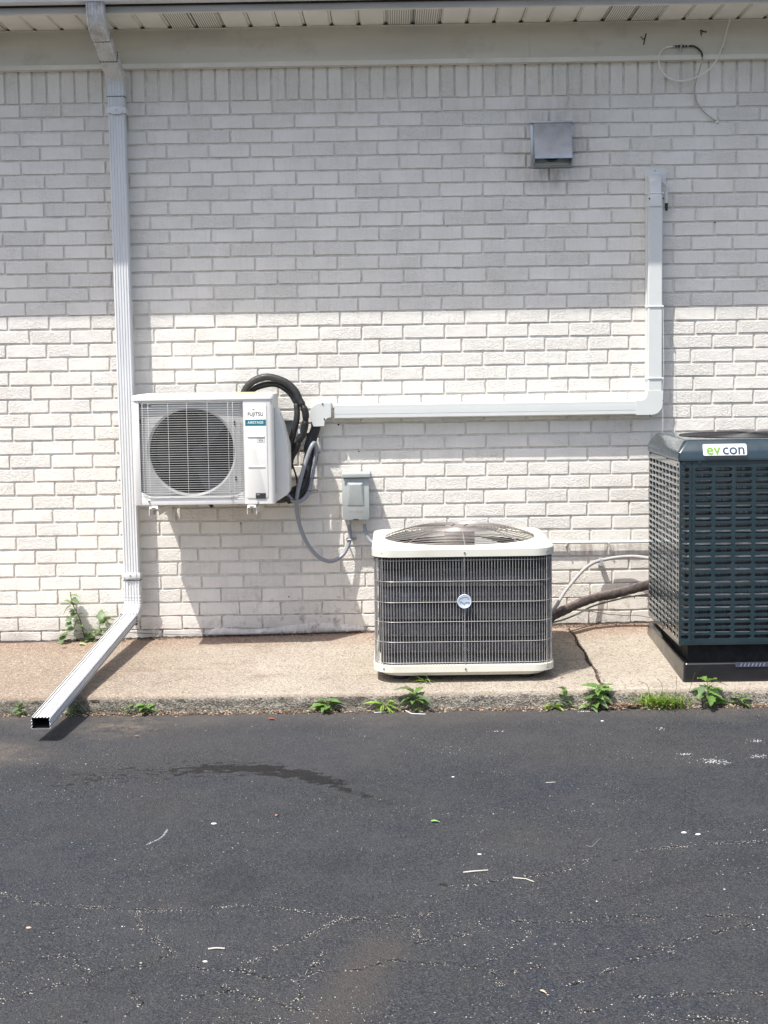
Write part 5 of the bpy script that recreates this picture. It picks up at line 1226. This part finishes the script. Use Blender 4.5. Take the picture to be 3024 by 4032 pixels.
for i in range(4200):
    x = R.uniform(-2.1, 2.1); dens = .35+.65*(math.sin(x*5.1)*.5+.5)*(math.sin(x*13+1)*.5+.5)
    if .55 < (x-.9) < .9 or -.8 < x+.6 < .4: dens += .3
    if R.random() > dens: continue
    y = KB-abs(R.gauss(0, .018)); it.append(((x, y, -.075+R.uniform(0, .010)*max(0, 1-(KB-y)/.03)), R.uniform(.0025, .0085), R.uniform(.001, .005), R.choice(BR)))
for i in range(500):   # heap by the joint
    x = R.gauss(.97, .09); y = KB+.004-abs(R.gauss(0, .02)); it.append(((x, y, -.075+R.uniform(0, .022)), R.uniform(.003, .008), R.uniform(.001, .005), R.choice(BR[:5])))
bits('leaf_litter', it, M['litter'])
it = []
for i in range(900):
    x = R.choice((R.gauss(.86, .10), R.gauss(-1.16, .10), R.gauss(-.3, .35), R.uniform(-1.9, 1.3))); y = -.012-abs(R.gauss(0, .014))*(2 if x > .6 else 1)
    it.append(((x, y, slabz(x, y)+.0005), R.uniform(.002, .0065), R.uniform(.0005, .004), R.choice(BR)))
for i in range(260):
    x = R.uniform(-1.9, 1.9); y = R.uniform(-1.22, -.05); it.append(((x, y, slabz(x, y)+.0006), R.uniform(.0012, .0035), .001, R.choice(((.10, .07, .05), (.2, .14, .1), (.6, .55, .48)))))
for i in range(160):
    y = -R.uniform(.0, 1.24); x = crackx(y)+R.gauss(0, .008); it.append(((x, y, slabz(x, y)+.0006), R.uniform(.002, .006), .002, R.choice(BR)))
bits('slab_debris', it, M['litter'])
cr = []
for off, sc_, polys in (((0, 2800), 1.106, [[(0, 790), (100, 825), (200, 843), (300, 850), (480, 860), (620, 870), (850, 865), (1000, 850), (1200, 857), (1350, 880), (1460, 895), (1640, 915)],
        [(-20, 1108), (60, 1092), (180, 1075), (320, 1070), (335, 1105), (400, 1155), (460, 1135), (520, 1120), (640, 1110), (700, 1078), (760, 1055)], [(375, 1185), (400, 1155)], [(-10, 1270), (60, 1250), (120, 1230), (200, 1205), (300, 1185)],
        [(1050, 1135), (1090, 1100), (1140, 1070), (1230, 1022), (1300, 1000), (1360, 965), (1400, 950), (1480, 905)], [(820, 1112), (900, 1125), (1050, 1130), (1110, 1150), (1160, 1165), (1300, 1152), (1400, 1135), (1520, 1130), (1590, 1118), (1659, 1098)],
        [(560, 1225), (600, 1255), (625, 1272), (580, 1305), (530, 1332)], [(600, 870), (605, 925), (630, 955), (665, 985), (700, 1020), (740, 1050)], [(960, 1190), (975, 1225), (1010, 1220), (1100, 1250), (1180, 1265), (1280, 1300), (1440, 1305)], [(1290, 1170), (1305, 1230), (1295, 1270)], [(740, 1260), (860, 1240), (960, 1222), (1030, 1216)], [(1410, 1045), (1390, 1090), (1350, 1120), (1330, 1145)]]),
        ((1500, 2800), 1.0886, [[(340, 760), (420, 740), (510, 725), (600, 712), (690, 700), (760, 690), (830, 668), (890, 632)], [(-10, 897), (60, 885), (120, 878), (220, 868)], [(560, 900), (700, 905), (870, 900), (940, 885), (1000, 880), (1080, 878), (1200, 885)], [(1380, 880), (1500, 878), (1620, 890)],
        [(800, 1185), (870, 1150), (950, 1125), (1030, 1090), (1090, 1065), (1150, 1045), (1200, 1020), (1280, 985), (1370, 965), (1440, 948), (1500, 930), (1580, 915), (1670, 903)], [(130, 1002), (200, 985), (330, 965), (380, 940), (430, 905)], [(-5, 1065), (90, 1072), (180, 1082), (290, 1085), (380, 1100), (440, 1085), (490, 1058)],
        [(1080, 1222), (1180, 1222), (1300, 1218), (1400, 1210), (1520, 1208), (1640, 1212)], [(470, 1110), (500, 1150), (520, 1180)], [(560, 1120), (640, 1105), (690, 1092)], [(570, 1000), (610, 975), (650, 945)], [(1110, 1005), (1140, 1025)], [(1100, 605), (1180, 590), (1320, 578), (1480, 565), (1659, 560)], [(1240, 1010), (1250, 1060)], [(700, 1290), (800, 1285), (930, 1280)], [(1180, 1320), (1400, 1318), (1600, 1330)], [(150, 930), (158, 985)]])):
    for pl in polys: cr.append([G(off[0]+x/sc_, off[1]+y/sc_) for x, y in pl])
it = []; mb = MB()
GR = [(.38, .35, .30), (.29, .26, .22), (.48, .46, .42), (.20, .18, .15)]
for pl in cr:
    D = spline(pl, 10); heavy = R.uniform(.55, 1.1)
    L = []
    for i, p in enumerate(D):
        g_ = .5+.5*math.sin(i*.37+heavy*9)
        q = p+Vector((R.gauss(0, .003), R.gauss(0, .004), 0)); w_ = R.uniform(.0006, .0028)*(.2+g_)
        L.append([(q.x, q.y-w_, -.0735), (q.x+.001, q.y+w_, -.0735)])
        seg = (D[min(i+1, len(D)-1)]-p).length
        for k in range(int(seg*560*heavy*(.25+1.1*g_))):
            t = R.random(); b = p.lerp(D[min(i+1, len(D)-1)], t)
            it.append(((b.x+R.gauss(0, .006), b.y+R.gauss(0, .007), -.0748), R.uniform(.0007, .0026), R.uniform(.0004, .0012), R.choice(GR)))
    mb.loops(L, closed=False, cap=(False, False))
o = mb.build('asphalt_crack', M['dark']); tag(o, kind='stuff')
from mathutils import noise as mn
for i in range(22000):
    y = -1.32-3.0*R.random()**.8; x = R.uniform(-2.3, 2.3)
    cl = mn.noise(Vector((x*2.2, y*3.2, 3)))+.7*mn.noise(Vector((x*7, y*11, 9)))+.12*(-y-2.6)
    if cl < R.uniform(-.10, .85): continue
    it.append(((x, y, -.0748), R.uniform(.0007, .0019) if R.random() < .95 else R.uniform(.002, .0038), R.uniform(.0003, .0012), R.choice(GR+[(.62, .61, .58)])))
bits('asphalt_grit', it, M['litter'])
# single pieces lying about
def chip(name, px, py, size, mat, label, cat, zz=-.075, asp=.6, h=.5):
    p = G(px, py, zz); mb = MB(); n = 9; rr = random.Random(px)
    prof = [(rr.uniform(.75, 1.15)) for _ in range(n)]
    def rg(s_, z_): return [(p.x+size*s_*prof[k]*math.cos(2*math.pi*k/n), p.y+size*s_*asp*prof[k]*math.sin(2*math.pi*k/n), p.z+z_) for k in range(n)]
    mb.loops([rg(.8, -.001), rg(1, size*h*.35), rg(.75, size*h*.8), rg(.3, size*h)]); return tag(mb.build(name, mat, smooth=40), label, cat)
pebm = simple('white_pebble', (.70, .69, .66), .6, var=.1, scale=150)
tanm = simple('tan_pebble', (.42, .33, .24), .7, var=.2, scale=150)
chip('pebble', 842, 3245, .0085, pebm, 'round white pebble on the asphalt near the chalky scratch', 'pebble')
chip('pebble', 2694, 3280, .0085, pebm, 'white pebble on the asphalt at right, left of a pair', 'pebble')
chip('pebble', 2748, 3287, .0085, pebm, 'white pebble on the asphalt at right, right of a pair', 'pebble')
chip('pebble', 1889, 3365, .0065, pebm, 'white pebble just above the pale twig on the asphalt', 'pebble')
chip('pebble', 1784, 3060, .0055, pebm, 'small white pebble below the right half of the cream condenser', 'pebble')
chip('pebble', 2371, 2840, .0065, pebm, 'white pebble on the asphalt below the bushy kerb weed', 'pebble')
chip('pebble', 1800, 2680, .006, M['soil'], 'small black stone on the slab edge in front of the cream condenser', 'stone', zz=-.005)
chip('pebble', 114, 3655, .0085, tanm, 'tan pebble on the asphalt at lower left beside a dark one', 'pebble')
chip('pebble', 58, 3672, .008, M['blk'], 'black stone on the asphalt at lower left below a tan pebble', 'stone')
chip('pebble', 808, 3788, .0065, pebm, 'white pebble on the lower asphalt between two cracks', 'pebble')
def flake(px, py, size, mat, label, az=0., zz=-.074, cat='leaf', kind='point', el=.12):
    me = LM[kind, 1].copy(); me.materials.clear(); me.materials.append(mat)
    o = bpy.data.objects.new('fallen_leaf', me); COL.objects.link(o); p = G(px, py, zz)
    o.matrix_world = Matrix.Translation(p+Vector((0, 0, .003))) @ Matrix.Rotation(az, 4, 'Z') @ Matrix.Rotation(-el, 4, 'Y') @ Matrix.Scale(size/.05, 4)
    return tag(o, label, cat)
flake(1055, 2834, .036, M['redleaf'], 'red-brown fallen leaf on the asphalt left of the kerb weeds', .05)
flake(530, 2902, .022, simple('brown_leaf', (.30, .19, .12), .8, var=.2), 'brown fallen leaf on the asphalt right of the downspout mouth', .2)
flake(1086, 3216, .020, simple('pink_leaf', (.55, .22, .18), .8, var=.2), 'pinkish scrap of leaf in the middle of the asphalt', 1.2)
flake(1697, 3238, .030, simple('fresh_green_leaf', (.22, .42, .12), .6, var=.2), 'torn fresh green leaf lying on the asphalt', .1)
flake(2205, 2672, .024, simple('orange_leaf', (.45, .27, .13), .8, var=.2), 'orange-brown leaf on the slab beside the slab joint', .3, zz=.0)
flake(240, 2552, .034, simple('dry_brown_leaf', (.36, .24, .16), .8, var=.2), 'dry curled leaf on the slab below the tall weed', .25, zz=.003)
flake(310, 2540, .050, simple('yellow_leaf', (.42, .40, .20), .8, var=.2), 'yellowed leaf flat on the slab at the foot of the tall weed', .1, zz=.004, kind='round')
flake(2125, 3905, .018, simple('pale_curl', (.50, .38, .26), .8, var=.2), 'curled tan scrap on the asphalt near the bottom edge', -.6)
def stick(pts, r_, mat, label, zz=-.0735, name='twig'):
    mb = MB(); mb.tube([G(x, y, zz)+Vector((0, 0, r_)) for x, y in pts], r_, 6, rf=lambda q: 1-.3*q); return tag(mb.build(name, mat, smooth=60), label, 'twig')
stick([(1473, 2808), (1527, 2804), (1552, 2795)], .0020, M['tie'], 'white bent straw on the asphalt, left one of two below the cream condenser')
stick([(1597, 2800), (1621, 2812), (1676, 2814)], .0022, M['tie'], 'white bent straw on the asphalt, right one of two below the cream condenser')
stick([(1825, 3438), (1870, 3433), (1922, 3429)], .0022, M['twig'], 'pale straight twig on the asphalt above a crack')
stick([(2020, 3458), (2070, 3462), (2103, 3474)], .0016, M['twig'], 'thin pale twig crossing the crack beside a straighter one')
stick([(2150, 3083), (2187, 3081)], .0013, M['twig'], 'tiny pale twig on the asphalt below the slab joint')
stick([(820, 3740), (850, 3736), (885, 3738)], .0022, M['twig'], 'short white twig lying among the lower left cracks')
stick([(2310, 3330), (2330, 3335), (2365, 3300)], .0004, M['twig'], 'hair-thin fibre on the asphalt at right')
# chalky scratch on the asphalt and white paint spatter at right
it = []
for i in range(160):
    t = R.random(); p = G(578, 3325).lerp(G(658, 3268), t); p = p+Vector((0, 0, 0)); bow = .012*math.sin(math.pi*t)
    it.append(((p.x+bow+R.gauss(0, .0018), p.y-bow*.8+R.gauss(0, .003), -.0746), R.uniform(.0008, .0022), .0004, (.34, .35, .36)))
for cx_, cy_, n_, sx_, sy_ in ((2805, 2998, 60, .018, .02), (2700, 2970, 30, .012, .006), (2975, 2918, 30, .012, .012), (2985, 2978, 40, .02, .012), (2840, 3000, 30, .02, .014), (2600, 2868, 12, .01, .01), (2300, 2800+2, 30, .014, .004), (1960, 2880, 16, .02, .004)):
    c = G(cx_, cy_)
    for i in range(n_): it.append(((c.x+R.gauss(0, sx_), c.y+R.gauss(0, sy_), -.0746), R.uniform(.001, .003), .0004, (.70, .70, .68)))
bits('paint_spatter', it, M['litter'])
